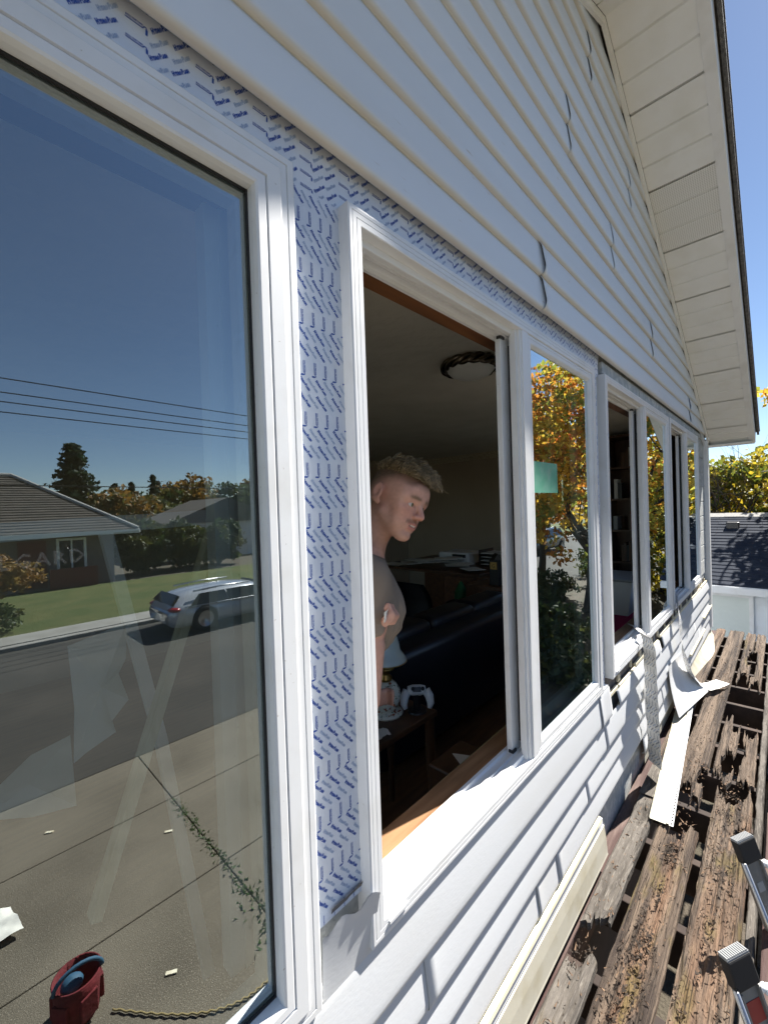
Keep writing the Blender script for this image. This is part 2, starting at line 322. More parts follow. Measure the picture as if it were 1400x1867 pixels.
# concrete driveway of separate slabs with open joints
drv = thing('driveway', None, None, (0, -3, 0)); drv['kind'] = 'structure'
for (a, b) in ((-5.0, -1.9), (-1.892, 1.603), (1.611, 5.2)):
    for (c, d) in ((-5.37, -4.201), (-4.193, -2.961), (-2.953, -1.0), (-0.992, -0.62)):
        mb = MB(); mb.box(a, b, c, d, -0.25, 0.0); mb.build('concrete_slab', 'concrete', drv, bevel=0.008)
# weeds in the joint
mb = MB(); va = []
for i in range(420):
    t_ = rnd.random(); x = 1.607+rnd.gauss(0, 0.03+0.05*(t_ < 0.35)); y = -1.9-2.3*t_**1.3
    h = rnd.uniform(0.012, 0.035)*(1.3-t_); a = rnd.uniform(0, 6.28); dx, dy = math.cos(a)*0.012, math.sin(a)*0.012; lx, ly = rnd.gauss(0, 0.02), rnd.gauss(0, 0.02)
    mb.add([(x-dx, y-dy, 0), (x+dx, y+dy, 0), (x+lx, y+ly, h)], [(0, 1, 2)])
    va += [(0.04, 0.065+rnd.random()*0.03, 0.012)]*3
o = mesh_obj('weeds', mb.v, mb.f, 'leaf_green', attr=('col', va)); tag(o, 'low weeds growing in the driveway joint', 'weeds', kind='stuff')

# ================================================================== HOUSE
XL, XR = -1.7, 6.25
house = thing('house', 'white vinyl sided house gable wall with new windows being installed', 'house', (2.3, 3.0, 0))
RIDGE = (2.38, 5.553)
def rake(x): return RIDGE[1]-0.4626*abs(x-RIDGE[0])
WIN = {'big': (-1.15, 0.454, 2.17, 3.733), 'a': (0.584, 2.143, 2.177, 3.73), 'b': (2.298, 3.925, 2.19, 3.735), 'c': (3.985, 5.53, 2.20, 3.74)}
# sheathed wall with openings
mb = MB(); y0, y1 = 0.042, 0.145
mb.box(XL, XR, y0, y1, 0.0, 2.19)
cols = sorted([(v[0]+0.02, v[1]-0.02) for v in WIN.values()]); cx = XL
for a, b in cols+[(XR, XR)]:
    mb.box(cx, a, y0, y1, 2.1905, 3.715); cx = b
n = [(XL, 3.7155), (XR, 3.7155), (XR, rake(XR)+0.06), (RIDGE[0], RIDGE[1]+0.06), (XL, rake(XL)+0.06)]
mb.prism(n, lambda u, v, t: (u, t, v), y1, y0)
mb.build('wall', 'sheathing', house)
mb = MB(); mb.box(XL, XR, 0.0365, 0.0415, -0.9, 1.30); mb.build('foundation', 'foundation', house)
# other outside walls: far end wall with a window opening, back wall, near end wall with an opening added to brighten the room
mb = MB()
mb.box(XR-0.1, XR, y1+0.001, 0.70, 0, rake(XR)); mb.box(XR-0.1, XR, 1.75, 7.0, 0, rake(XR)); mb.box(XR-0.1, XR, 0.7005, 1.7495, 0, 2.25); mb.box(XR-0.1, XR, 0.7005, 1.7495, 3.55, rake(XR))
mb.box(XL, XL+0.1, y1+0.001, 0.9, 0, rake(XL)); mb.box(XL, XL+0.1, 4.3, 7.0, 0, rake(XL)); mb.box(XL, XL+0.1, 0.9005, 4.2995, 0, 2.0); mb.box(XL, XL+0.1, 0.9005, 4.2995, 3.7, rake(XL)+0.02); mb.box(XL+0.1005, XR-0.1005, 6.9, 7.0, 0, rake(XR))
mb.build('side_wall', 'siding', house)
# ---- siding
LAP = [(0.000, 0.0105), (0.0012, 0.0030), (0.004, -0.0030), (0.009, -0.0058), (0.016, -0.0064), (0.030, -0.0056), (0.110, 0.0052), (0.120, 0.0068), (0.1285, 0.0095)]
def siding_panel(zb, hs, xl, xr, material, dy=0.0, bowl=0.0, bowr=0.0, amp=0.0018, cut=None, first_bounce_dirt=1.0):
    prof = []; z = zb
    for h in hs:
        for i, (q, y) in enumerate(LAP): prof.append((z+q*h/0.1285, y, 0.8 if i < 2 else (0.45 if i == 2 else (0.15 if i == 3 else 0.0))))  # lap lips painted beige: mostly warm ground bounce, plus slight yellowed dirt
        z += h
    nseg = max(14, int((xr-xl)/0.035)); rows = []; att = []
    for (zz, y, dt) in prof:
        xa, xb = (xl, xr) if cut is None else cut(zz, xl, xr)
        xs = np.linspace(xa, xb, nseg)
        wv = (fbm(xs*1.1+zz*3, np.full(nseg, zz*1.7), zb)-0.45)*2*amp
        e = np.minimum(1, 0)
        yy = y+dy+wv
        hmid = math.sin(math.pi*min(1, max(0, (zz-zb)/(z-zb))))
        if bowl: yy = yy-bowl*np.exp(-((xs-xa)/0.035)**2)*(0.25+0.75*abs(math.sin(math.pi*((zz-zb)/hs[0]))))
        if bowr: yy = yy-bowr*np.exp(-((xs-xb)/0.045)**2)*(0.25+0.75*abs(math.sin(math.pi*((zz-zb)/hs[0]))))
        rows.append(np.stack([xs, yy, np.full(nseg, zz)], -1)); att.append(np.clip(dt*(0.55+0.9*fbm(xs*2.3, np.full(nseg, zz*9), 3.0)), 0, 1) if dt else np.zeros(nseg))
    P = np.array(rows); A = np.array(att); P2 = P.copy(); P2[..., 1] += 0.0016
    mb = MB(); mb.grid(P, A); k = len(mb.v); r_, c_ = P.shape[:2]
    mb.add(P2.reshape(-1, 3), [(i*c_+j+1, i*c_+j, (i+1)*c_+j, (i+1)*c_+j+1) for i in range(r_-1) for j in range(c_-1)], A.ravel())
    for i in range(r_-1):
        mb.f.append((i*c_, (i+1)*c_, k+(i+1)*c_, k+i*c_)); mb.f.append((i*c_+c_-1, k+i*c_+c_-1, k+(i+1)*c_+c_-1, (i+1)*c_+c_-1))
    for j in range(c_-1): mb.f.append((j, k+j, k+j+1, j+1))
    o = mb.build('siding_panel', material, house, smooth=False, attr='lip_bounce_dirt')
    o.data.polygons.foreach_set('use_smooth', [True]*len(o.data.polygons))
    return o
def rake_cut(zz, xa, xb):
    r_ = (RIDGE[1]-zz)/0.4626-0.012
    return max(xa, RIDGE[0]-r_), min(xb, max(RIDGE[0]-r_+0.05, RIDGE[0]+r_))
zrow = 3.815; H = 0.1283
seams = [1.565, 3.40, 2.505, 1.89, 2.9, 2.2, 2.4]
k = 0
while zrow < 5.45:
    hs = [H, H] if zrow+2*H < 5.52 else [min(H, 5.54-zrow)]
    xl, xr = XL+0.05, XR-0.03
    sx = seams[k % len(seams)]
    inside = sx < RIDGE[0]+(RIDGE[1]-zrow-2*H)/0.4626-0.3
    if k == 0:
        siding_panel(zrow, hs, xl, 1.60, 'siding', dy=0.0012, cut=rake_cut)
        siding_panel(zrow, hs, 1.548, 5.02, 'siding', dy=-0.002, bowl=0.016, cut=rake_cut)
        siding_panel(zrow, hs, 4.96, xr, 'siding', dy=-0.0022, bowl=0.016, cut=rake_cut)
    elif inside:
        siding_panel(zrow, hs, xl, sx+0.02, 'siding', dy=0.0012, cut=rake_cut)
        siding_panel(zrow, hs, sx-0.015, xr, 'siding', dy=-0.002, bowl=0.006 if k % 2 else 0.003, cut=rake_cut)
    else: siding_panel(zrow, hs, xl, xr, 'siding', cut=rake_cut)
    zrow += sum(hs); k += 1
# lower siding below the windows: courses end in broken, missing and loose places like the photo
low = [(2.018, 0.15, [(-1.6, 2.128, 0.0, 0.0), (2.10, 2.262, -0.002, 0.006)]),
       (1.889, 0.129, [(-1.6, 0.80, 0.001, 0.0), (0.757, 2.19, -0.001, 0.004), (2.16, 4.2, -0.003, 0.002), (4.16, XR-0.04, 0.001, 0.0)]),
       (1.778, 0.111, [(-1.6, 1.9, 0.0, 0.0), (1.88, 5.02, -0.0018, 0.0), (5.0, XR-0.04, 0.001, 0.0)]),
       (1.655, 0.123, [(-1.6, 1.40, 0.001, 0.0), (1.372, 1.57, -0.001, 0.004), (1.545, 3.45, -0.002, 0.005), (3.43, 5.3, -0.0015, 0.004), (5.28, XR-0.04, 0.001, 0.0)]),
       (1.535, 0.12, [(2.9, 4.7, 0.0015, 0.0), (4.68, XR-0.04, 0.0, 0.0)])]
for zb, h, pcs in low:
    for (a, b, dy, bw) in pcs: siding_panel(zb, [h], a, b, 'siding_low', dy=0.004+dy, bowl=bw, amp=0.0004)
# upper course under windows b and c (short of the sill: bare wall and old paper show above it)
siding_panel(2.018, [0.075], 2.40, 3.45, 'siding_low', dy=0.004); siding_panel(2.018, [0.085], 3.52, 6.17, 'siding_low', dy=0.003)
# loose end of siding under the left corner of the first slider, bowed outwards
xs = np.linspace(0.462, 0.60, 14); zs = np.linspace(2.145, 2.30, 12); X, Z = np.meshgrid(xs, zs)
Yb = 0.0125-0.024*((Z-2.145)/0.155)**1.6*(0.35+0.65*((X-0.462)/0.138))
mb = MB(); P = np.stack([X, Yb, Z], -1); P[-1, :, 2] += 0.008*np.sin(xs*90); mb.grid(P); P2 = P.copy(); P2[..., 1] += 0.0016; mb.grid(P2)
o = mb.build('siding_panel', 'siding_low', house, smooth=True, attr='lip_bounce_dirt'); o['label'] = 'loose bowed end of siding beside the window corner'
mb = MB(); mb.box(-1.6, 2.255, 0.012, 0.034, 2.1685, 2.1755)
mb.build('sill_flashing', 'vinyl', house)
# dark old building paper and broken strips showing below windows b and c
for (a, b) in ((2.17, 3.42), (3.46, 6.15)):
    mb = MB(); xs = np.linspace(a, b, 60); top = 2.196+0*xs; bot = 2.085-0.03*fbm(xs*9, xs*0, 1.0)
    P = np.array([np.stack([xs, 0.038+0.004*fbm(xs*14, xs*0, 2.0+i), top+(bot-top)*i/4], -1) for i in range(5)]); mb.grid(P)
    mb.build('building_paper', 'old_paper', house)
for (a, b, z, yy) in ((2.19, 2.44, 2.098, 0.012), (2.46, 2.80, 2.096, 0.009), (2.83, 3.10, 2.10, 0.014), (3.12, 3.44, 2.092, 0.008), (3.5, 4.05, 2.108, 0.01), (4.08, 4.9, 2.11, 0.009), (4.93, 5.6, 2.11, 0.012), (5.62, 6.16, 2.112, 0.009)):
    mb = MB(); mb.bar((a, yy+0.012, z), (b, yy+0.012, z+rnd.uniform(-.006, .006)), 0.014, 0.020); mb.build('trim_strip', 'trim_yellow', house, bevel=0.002)
for x in np.linspace(2.5, 6.0, 15):
    mb = MB(); x = x+rnd.uniform(-.06, .06); mb.box(x, x+rnd.uniform(.012, .05), 0.026, 0.035, 2.11, 2.11+rnd.uniform(.03, .075)); mb.build('wood_scrap', 'lumber', house)
# yellowed trim, white base board and bottom flashing above the deck
mb = MB(); mb.prism([(0.016, 1.655), (-0.012, 1.648), (-0.014, 1.634), (0.016, 1.628)], lambda u, v, t: (t, u, v), -1.6, 2.02); mb.build('trim_strip', 'trim_yellow', house)
mb = MB(); mb.prism([(0.014, 1.6275), (-0.006, 1.6270), (-0.008, 1.600), (0.014, 1.597)], lambda u, v, t: (t, u, v), -1.6, 2.05); mb.build('trim_strip', 'vinyl', house)
mb = MB(); mb.prism([(0.010, 1.594), (-0.010, 1.59), (-0.017, 1.54), (-0.022, 1.47), (-0.024, 1.462), (0.010, 1.46)], lambda u, v, t: (t, u, v), -1.6, 2.06); mb.build('base_board', 'board_white', house)
for (a, b, z, yy) in ((4.65, 5.6, 1.652, -0.004), (5.55, 6.2, 1.80, -0.006)):
    mb = MB(); mb.bar((a, yy, z), (b, yy, z+0.012), 0.02, 0.022); mb.build('trim_strip', 'trim_yellow', house, bevel=0.002)
mb = MB(); xs = np.linspace(2.95, 6.25, 40); P = np.array([np.stack([xs, 0.012-0.10*(1-zt)**1.5*np.clip((xs-4.2)/1.2, 0, 1)*np.clip((6.6-xs)/1.0, 0, 1), 1.45+zt*(0.09+0.03*np.sin(xs*3))], -1) for zt in np.linspace(0, 1, 7)]); mb.grid(P); mb.build('base_board', 'board_white', house, smooth=True)
# corner trim
mb = MB(); mb.box(XR-0.075, XR+0.02, -0.014, 0.041, 1.55, rake(XR)-0.002); mb.box(XR+0.0205, XR+0.03, -0.012, 0.10, 1.55, rake(XR)-0.002); mb.build('corner_trim', 'vinyl', house, bevel=0.003)
mb = MB(); mb.box(5.545, 6.172, 0.034, 0.0415, 2.17, 3.77); mb.build('bare_sheathing', 'sheathing', house)
# weathered board edges on the bare sheathing: planks seen beside and above window c
for i, (a, b) in enumerate(((2.34, 3.1), (3.12, 4.0), (4.02, 4.7), (4.72, 5.5), (5.52, 6.17))):
    mb = MB(); mb.box(a, b, 0.024, 0.0415, 3.752+0.002*i, 3.812); mb.build('header_plank', 'sheathing', house, bevel=0.003)
for i in range(9):
    mb = MB(); z = 2.22+i*0.166; mb.box(5.60, 6.165, 0.026, 0.0335, z, z+0.158); mb.build('sheathing_plank', 'sheathing', house, bevel=0.003)
mb = MB(); mb.prism([(RIDGE[0]-0.75, RIDGE[1]-0.347), (RIDGE[0]+0.75, RIDGE[1]-0.347), (RIDGE[0], RIDGE[1]-0.002)], lambda u, v, t: (u, t, v), 0.030, 0.0122); mb.build('gable_filler', 'siding', house)
# frieze trim along the rake, soffit panels, fascia, roof
def rk(x, off=0.0): return (x, rake(x)+off)
for sgn, xe in ((1, XR+0.12), (-1, XL-0.12)):
    xa = RIDGE[0]; L_ = abs(xe-xa)
    mb = MB(); mb.prism([(0.0125, -0.10), (0.030, -0.10), (0.030, 0.0), (0.0125, 0.0)], lambda u, v, t: (xa+sgn*t, u, rake(xa+sgn*t)+v), 0, abs((XR if sgn > 0 else XL)-xa)); mb.build('frieze', 'siding', house)
    mb = MB(); mb.prism([(-0.004, -0.034), (-0.020, -0.034), (-0.024, -0.012), (-0.024, -0.002), (-0.004, -0.002)], lambda u, v, t: (xa+sgn*t, u, rake(xa+sgn*t)+v), 0, abs((XR if sgn > 0 else XL)-xa)); mb.build('rake_trim', 'soffit', house)
    wdt = 0.152*3; i = 0; t0 = 0.0
    while t0 < L_-0.01:
        t1 = min(t0+wdt-0.004, L_); vent = (sgn > 0 and 0.93 < t0+0.2 < 1.4)
        prof = []
        ng = 3
        for g_ in range(ng):
            a = t0+(t1-t0)*g_/ng; b = t0+(t1-t0)*(g_+1)/ng
            prof += [(a, 0.0), (b-0.013, 0.0), (b-0.011, 0.010), (b-0.004, 0.010), (b-0.001, 0.004)] if g_ < ng-1 else [(a, 0.0), (b-0.009, 0.0), (b-0.007, 0.010), (b, 0.010)]
        vs = [(xa+sgn*t, -0.025, rake(xa+sgn*t)+q) for t, q in prof]+[(xa+sgn*t, -0.392, rake(xa+sgn*t)+q) for t, q in prof]
        n_ = len(prof); up = [(x, y, z+0.014) for x, y, z in vs]
        mb = MB(); mb.add(vs+up, [(j, j+1, n_+j+1, n_+j) for j in range(n_-1)]+[(2*n_+j+1, 2*n_+j, 3*n_+j, 3*n_+j+1) for j in range(n_-1)])
        mb.build('soffit_panel', 'soffit_vent' if vent else 'soffit', house); t0 += wdt; i += 1
    # fascia: return lip, board, drip edge
    mb = MB(); mb.prism([(-0.372, -0.006), (-0.425, -0.010), (-0.428, -0.004), (-0.430, 0.115), (-0.415, 0.115), (-0.415, 0.004), (-0.372, 0.000)], lambda u, v, t: (xa+sgn*t, u, rake(xa+sgn*t)+v), 0, L_); mb.build('fascia', 'fascia', house)
    mb = MB(); mb.prism([(-0.46, 0.085), (-0.46, 0.128), (7.3, 0.128), (7.3, 0.116), (-0.44, 0.116), (-0.44, 0.085)], lambda u, v, t: (xa+sgn*t, u, rake(xa+sgn*t)+v), 0, L_+0.02); mb.build('drip_edge', 'shingle', house)
    # shingle courses on the roof slope
    nc = 30
    for c_ in range(nc):
        ta = L_*(c_)/nc; tb = L_*(c_+1)/nc+0.06
        mb = MB(); mb.prism([(ta, 0.136), (tb+0.0, 0.146), (tb, 0.140), (ta, 0.1295)], lambda u, v, t: (xa+sgn*u, t, rake(xa+sgn*min(u, L_+0.05))+v), -0.466, 7.3); mb.build('shingle_course', 'shingle', house)
    mb = MB(); mb.prism([(0, -0.15), (L_, -0.15), (L_, 0.0), (L_, 0.11), (0, 0.11)], lambda u, v, t: (xa+sgn*u, t, rake(xa+sgn*u)+(v if v > 0 else 0.03)), 0.05, 7.25); mb.build('roof_deck', 'lumber', house)
# gutter along the far eave, with closed end
gx = XR+0.125; gz = rake(gx)
mb = MB(); prof = [(0, 0.10), (0, 0.0), (0.075, 0.0), (0.115, 0.045), (0.115, 0.10), (0.108, 0.10), (0.108, 0.05), (0.072, 0.006), (0.006, 0.006), (0.006, 0.10)]
mb.prism(prof, lambda u, v, t: (gx+u, t, gz-0.01+v), -0.415, 7.2)
mb.prism([(0, 0.10), (0, 0), (0.075, 0), (0.115, 0.045), (0.115, 0.10)], lambda u, v, t: (gx+u, t, gz-0.01+v), -0.418, -0.4155); mb.build('gutter', 'vinyl', house)
mb = MB(); mb.box(gx-0.12, gx-0.001, -0.40, 7.0, gz-0.004, gz+0.004); mb.build('eave_soffit', 'soffit', house)

# ---- windows
def part_empty(name): return thing(name, None, None, None, parent=house)
SL_PROF = [(0, 0.034), (0, 0.001), (0.004, 0), (0.011, 0), (0.0118, 0.0025), (0.0128, 0), (0.023, 0), (0.0238, 0.003), (0.0248, 0), (0.036, 0), (0.038, 0.002), (0.038, 0.027), (0.052, 0.029), (0.053, 0.031), (0.053, 0.043), (0.046, 0.044), (0.046, 0.054), (0.053, 0.055), (0.053, 0.060), (0.047, 0.061), (0.047, 0.082), (0.057, 0.084), (0.057, 0.094), (0, 0.094)]
FX_PROF = [(0, 0.030), (0, 0.0045), (0.006, 0.0035), (0.010, 0.0035), (0.0108, 0.006), (0.0120, 0.0035), (0.026, 0.0035), (0.030, 0.006), (0.036, 0.014), (0.036, 0.030)]
SA_PROF = [(0, 0.080), (0, 0.0625), (0.003, 0.0615), (0.057, 0.0615), (0.060, 0.064), (0.060, 0.080)]
def slider(key, label):
    x0, x1, z0, z1 = WIN[key]; xm = (x0+x1)/2
    W = part_empty('window'); W['label'] = label
    mb = MB(); frame_sweep(mb, x0, x1, z0, z1, SL_PROF); mb.build('frame', 'vinyl', W)
    # fixed lite
    fx0, fx1, fz0, fz1 = xm+0.052, x1-0.0385, z0+0.0385, z1-0.0385
    mb = MB(); frame_sweep(mb, fx0, fx1, fz0, fz1, FX_PROF); mb.build('fixed_frame', 'vinyl', W)
    g_ = 0.034
    mb = MB(); mb.add([(fx0+g_, 0.017, fz0+g_), (fx1-g_, 0.017, fz0+g_), (fx1-g_, 0.017, fz1-g_), (fx0+g_, 0.017, fz1-g_)], [(0, 1, 2, 3)]); mb.build('pane', 'fixed_glass', W)
    mb = MB(); frame_sweep(mb, fx0+g_-0.004, fx1-g_+0.004, fz0+g_-0.004, fz1-g_+0.004, [(0, 0.0180), (0.015, 0.0180), (0.015, 0.0295), (0, 0.0295)]); mb.build('glazing_bead', 'spacer', W)
    # interlock mullion between opening and fixed lite (stepped profile)
    zz0, zz1 = z0+0.0385, z1-0.0385
    mb = MB(); mb.prism([(xm-0.014, 0.034), (xm-0.014, 0.016), (xm-0.002, 0.016), (xm-0.002, 0.006), (xm+0.010, 0.006), (xm+0.010, 0.0015), (xm+0.052, 0.0015), (xm+0.052, 0.034), (xm+0.02, 0.034), (xm+0.02, 0.042), (xm-0.006, 0.042), (xm-0.006, 0.034)], lambda u, v, t: (u, v, t), zz1, zz0); mb.build('mullion', 'vinyl', W)
    # sliding sash, pushed open behind the fixed lite
    sx0, sx1 = xm-0.033, x1-0.08
    mb = MB(); frame_sweep(mb, sx0, sx1, z0+0.0475, z1-0.0475, SA_PROF); mb.build('sash', 'vinyl', W)
    mb = MB(); mb.add([(sx0+0.04, 0.071, z0+0.09), (sx1-0.04, 0.071, z0+0.09), (sx1-0.04, 0.071, z1-0.09), (sx0+0.04, 0.071, z1-0.09)], [(0, 1, 2, 3)]); mb.build('sash_pane', 'sash_glass', W)
    mb = MB(); mb.prism([(xm+0.020, 0.0535), (xm+0.030, 0.0535), (xm+0.030, 0.0610), (xm+0.020, 0.0610)], lambda u, v, t: (u, v, t), z1-0.075, z0+0.075); mb.build('weather_strip', 'black_rubber', W)
    for q in (z1-0.062, z0+0.0535):
        mb = MB(); mb.box(sx0-0.004, sx0+0.022, 0.056, 0.0735, q, q+0.010); mb.build('sash_guide', 'black_plastic', W)
    # drain slots on the sill
    for xx in (x0+0.075, x0+0.32, x1-0.25):
        mb = MB(); mb.box(xx, xx+0.022, 0.012, 0.0165, z0+0.0362, z0+0.0388); mb.build('drain_slot', 'grey_plastic', W)
    mb = MB(); mb.box(x0+0.05, x0+0.11, -0.004, -0.0005, z0+0.020, z0+0.027); mb.build('weep_cover', 'vinyl', W)
    # interior wood returns: header, side jambs, stool
    mb = MB(); mb.box(x0+0.03, x1-0.03, 0.0945, 0.150, z1-0.052, z1-0.020); mb.build('header_trim', 'wood_header', W)
    mb = MB(); mb.box(x0+0.02, x0+0.04, 0.0945, 0.150, z0+0.05, z1-0.055); mb.build('jamb_trim', 'wood_header', W)
    mb = MB(); mb.box(x1-0.04, x1-0.02, 0.0945, 0.150, z0+0.05, z1-0.055); mb.build('jamb_trim', 'wood_header', W)
    mb = MB(); mb.box(x0+0.03, x1-0.03, 0.0945, 0.170, z0+0.025, z0+0.046); mb.build('stool', 'wood_stool', W, bevel=0.004)
    return W
wa = slider('a', 'open sliding window with a person looking out')
wb = slider('b', 'middle sliding window with tape draped over its sill')
wc = slider('c', 'farthest sliding window beside the house corner')
# big fixed picture window on the left
x0, x1, z0, z1 = WIN['big']
WB = part_empty('window'); WB['label'] = 'large picture window reflecting the street'
BP = [(0, 0.034), (0, 0.003), (0.003, 0.001), (0.014, 0.001), (0.015, 0.004), (0.017, 0.001), (0.029, 0.001), (0.031, -0.003), (0.034, -0.005), (0.059, -0.005), (0.060, 0.000), (0.063, -0.004), (0.0645, -0.005), (0.078, -0.005), (0.082, -0.003), (0.084, 0.006), (0.084, 0.075), (0, 0.075)]
mb = MB(); frame_sweep(mb, x0, x1, z0, z1, BP); mb.build('frame', 'vinyl', WB)
mb = MB(); frame_sweep(mb, x0+0.0842, x1-0.0842, z0+0.0842, z1-0.0842, [(0, 0.019), (0.003, 0.019), (0.003, 0.0235), (0, 0.0235)]); mb.build('gasket', 'black_rubber', WB)
g_ = 0.080
mb = MB(); mb.add([(x0+g_, 0.024, z0+g_), (x1-g_, 0.024, z0+g_), (x1-g_, 0.024, z1-g_), (x0+g_, 0.024, z1-g_)], [(0, 1, 2, 3)]); mb.build('pane', 'window_glass', WB)
mb = MB(); frame_sweep(mb, x0+0.084, x1-0.084, z0+0.084, z1-0.084, [(0, 0.040), (0.006, 0.040), (0.010, 0.046), (0.010, 0.075), (0, 0.075)]); mb.build('inner_bead', 'vinyl_inner', WB)
mb = MB(); mb.box(x0+0.10, x1-0.02, 0.0945, 0.170, z0+0.025, z0+0.046); mb.build('stool', 'wood_stool', WB, bevel=0.004)
# inner slider jamb with a lock keeper, standing just inside the big pane
mb = MB(); mb.prism([(0.335, 0.115), (0.362, 0.115), (0.362, 0.111), (0.390, 0.111), (0.390, 0.15), (0.335, 0.15)], lambda u, v, t: (u, v, t), z1-0.06, z0+0.05); mb.build('inner_jamb', 'vinyl', WB)
mb = MB(); mb.box(0.374, 0.389, 0.106, 0.1105, 2.885, 2.985); mb.build('lock_keeper', 'steel', WB, bevel=0.002)
mb = MB(); mb.box(0.3775, 0.3855, 0.1045, 0.1058, 2.905, 2.925); mb.box(0.3775, 0.3855, 0.1045, 0.1058, 2.935, 2.962); mb.build('keeper_slot', 'black_plastic', WB)
mb = MB(); frame_sweep(mb, x0+0.06, x1-0.05, z0+0.05, z1-0.05, [(0, 0.0955), (0.022, 0.0955), (0.022, 0.150), (0, 0.150)]); mb.build('jamb_trim', 'wood_header', WB)

# ---- printed flashing tape
def text_mesh(body, size, shear=0.0, off=0.0, space=1.0):
    c = bpy.data.curves.new('t', 'FONT'); c.body = body; c.size = size; c.shear = shear; c.offset = off; c.resolution_u = 1; c.space_character = space
    o = bpy.data.objects.new('t', c); COL.objects.link(o); dg = bpy.context.evaluated_depsgraph_get()
    me = o.evaluated_get(dg).to_mesh(); v = np.array([q.co[:2] for q in me.vertices]).reshape(-1, 2); f = [tuple(p.vertices) for p in me.polygons]
    o.evaluated_get(dg).to_mesh_clear(); bpy.data.objects.remove(o); bpy.data.curves.remove(c)
    return v, f
def cat_text(parts):
    V = np.zeros((0, 2)); Fs = []; x = 0
    for body, size, off in parts:
        v, f = text_mesh(body, size, 0.12, off); v = v.copy(); v[:, 0] += x; Fs += [tuple(i+len(V) for i in q) for q in f]; V = np.concatenate([V, v]); x = v[:, 0].max()+0.04*size
    return V, Fs
HV, HF = cat_text([('H', 1.05, 0.075), ('YDRO', 0.78, 0.065), ('F', 1.05, 0.075), ('LASH', 0.78, 0.065)])
HL = HV[:, 0].max(); HV = HV/HL*np.array([1.0, 1.35])          # unit length
RV, RF = text_mesh('ROLL THE TAPE', 1.0, 0, 0.05); RV = RV/RV[:, 0].max()
def roller():
    V = []; Fs = []
    def poly(p, w_):
        p = np.array(p, float)
        for i in range(len(p)-1):
            d = p[i+1]-p[i]; d /= np.linalg.norm(d); q = np.array([-d[1], d[0]])*w_/2; k_ = len(V); V.extend([p[i]-q, p[i+1]-q, p[i+1]+q, p[i]+q]); Fs.append((k_, k_+1, k_+2, k_+3))
    poly([(0, 0), (0.80, 0), (0.86, 0.10), (0.97, 0.10), (0.98, 0.0)], 0.05); poly([(0.985, 0.03), (0.985, -0.22)], 0.11)
    k_ = len(V); v = RV*0.78; v[:, 1] = v[:, 1]+0.075; v[:, 0] += 0.02
    return np.concatenate([np.array(V), v]), Fs+[tuple(i+k_ for i in q) for q in RF]
QV, QF = roller()
def tape_print(s0, s1, t0, t1, fn, phase=0.0, blue='print_blue', grey='print_grey', parent=None, toff=0.0):
    """s along the tape, t across it; fn(s,t)->xyz arrays"""
    B = MB(); G = MB()
    def put(mb_, V, F_, s, t, L, ang):
        c_, q_ = math.cos(ang), math.sin(ang); S = s+L*(V[:, 0]*c_-V[:, 1]*q_); T = t+L*(V[:, 0]*q_+V[:, 1]*c_)
        if T.min() < t0 or T.max() > t1 or S.min() < s0 or S.max() > s1:
            keep = (T > t0) & (T < t1) & (S > s0) & (S < s1); fs = [f for f in F_ if all(keep[i] for i in f)]
            if not fs: return
        else: fs = F_
        mb_.add(fn(S, T), fs)
    per = 0.0985; k0 = int((s0-phase)/per)-2; k1 = int((s1-phase)/per)+2
    for k_ in range(k0, k1):
        sb = phase+k_*per
        for j in range(-3, 7):
            for d in (0, 0.0318): put(B, HV, HF, sb+d+0.003*(j % 2), t0+toff-0.004+j*0.0395, 0.0345, math.radians(43)); put(G, HV, HF, sb+d+0.002, t0+toff-0.0235+j*0.0395, 0.0325, math.radians(43))
        for j in range(-2, 9): put(B, QV, QF, sb+0.0655, t0+toff+0.008+j*0.0263, 0.0285, 0)
    if B.f: B.build('printed_lettering', blue, parent)
    if G.f: G.build('faint_lettering', grey, parent)
def wrinkle(s, t, k): return 0.0022*(fbm(s*11, t*17, k)-0.5)+0.0016*np.abs(fbm(s*6+3, t*30, k+5)-0.45)
def wall_tape(name, s0, s1, t0, t1, fn, k, label, phase=0.0, toff=0.0):
    ns, ntt = int((s1-s0)/0.008), int((t1-t0)/0.008)+2
    S, T = np.meshgrid(np.linspace(s0, s1, ns), np.linspace(t0, t1, ntt)); mb = MB(); mb.grid(fn(S, T, 0.0))
    o = mb.build(name, 'tape', house, smooth=True); o['label'] = label
    tape_print(s0+0.001, s1-0.001, t0+0.001, t1-0.001, lambda a, b: fn(a, b, 0.0005).reshape(-1, 3), phase, parent=o, toff=toff)
    return o
def head_fn(s, t, d): return np.stack([s, 0.0335+wrinkle(s, t, 1.0)-d-0.005*np.clip((np.asarray(t)-3.80)/0.03, 0, 1), t], -1)
def side_fn(s, t, d): return np.stack([t, 0.0305+wrinkle(s, t, 9.0)-d, -s], -1)
wall_tape('flashing_tape', -1.2, 2.30, 3.722, 3.845, head_fn, 1, 'printed flashing tape running above the windows', phase=0.229, toff=0.053)
wall_tape('flashing_tape', -3.725, -2.285, 0.448, 0.592, side_fn, 2, 'upright printed flashing tape between the big window and the open one', phase=-3.454, toff=0.024)
wall_tape('flashing_tape', -3.73, -2.16, 2.132, 2.262, side_fn, 3, 'narrow upright flashing tape between two sliders', phase=-3.43, toff=0.02)
# torn dark seam at the bottom of the side tape
mb = MB(); xs = np.linspace(0.50, 0.60, 20); mb.grid(np.array([np.stack([xs, 0.026-0.004*q+0.004*fbm(xs*50, xs*0, q), 2.296+0.012*q+0.05*0*(xs)+0.004*fbm(xs*70, xs*0, 3+q)], -1) for q in (0, 1)])); mb.build('torn_edge', 'old_paper', house)
#@

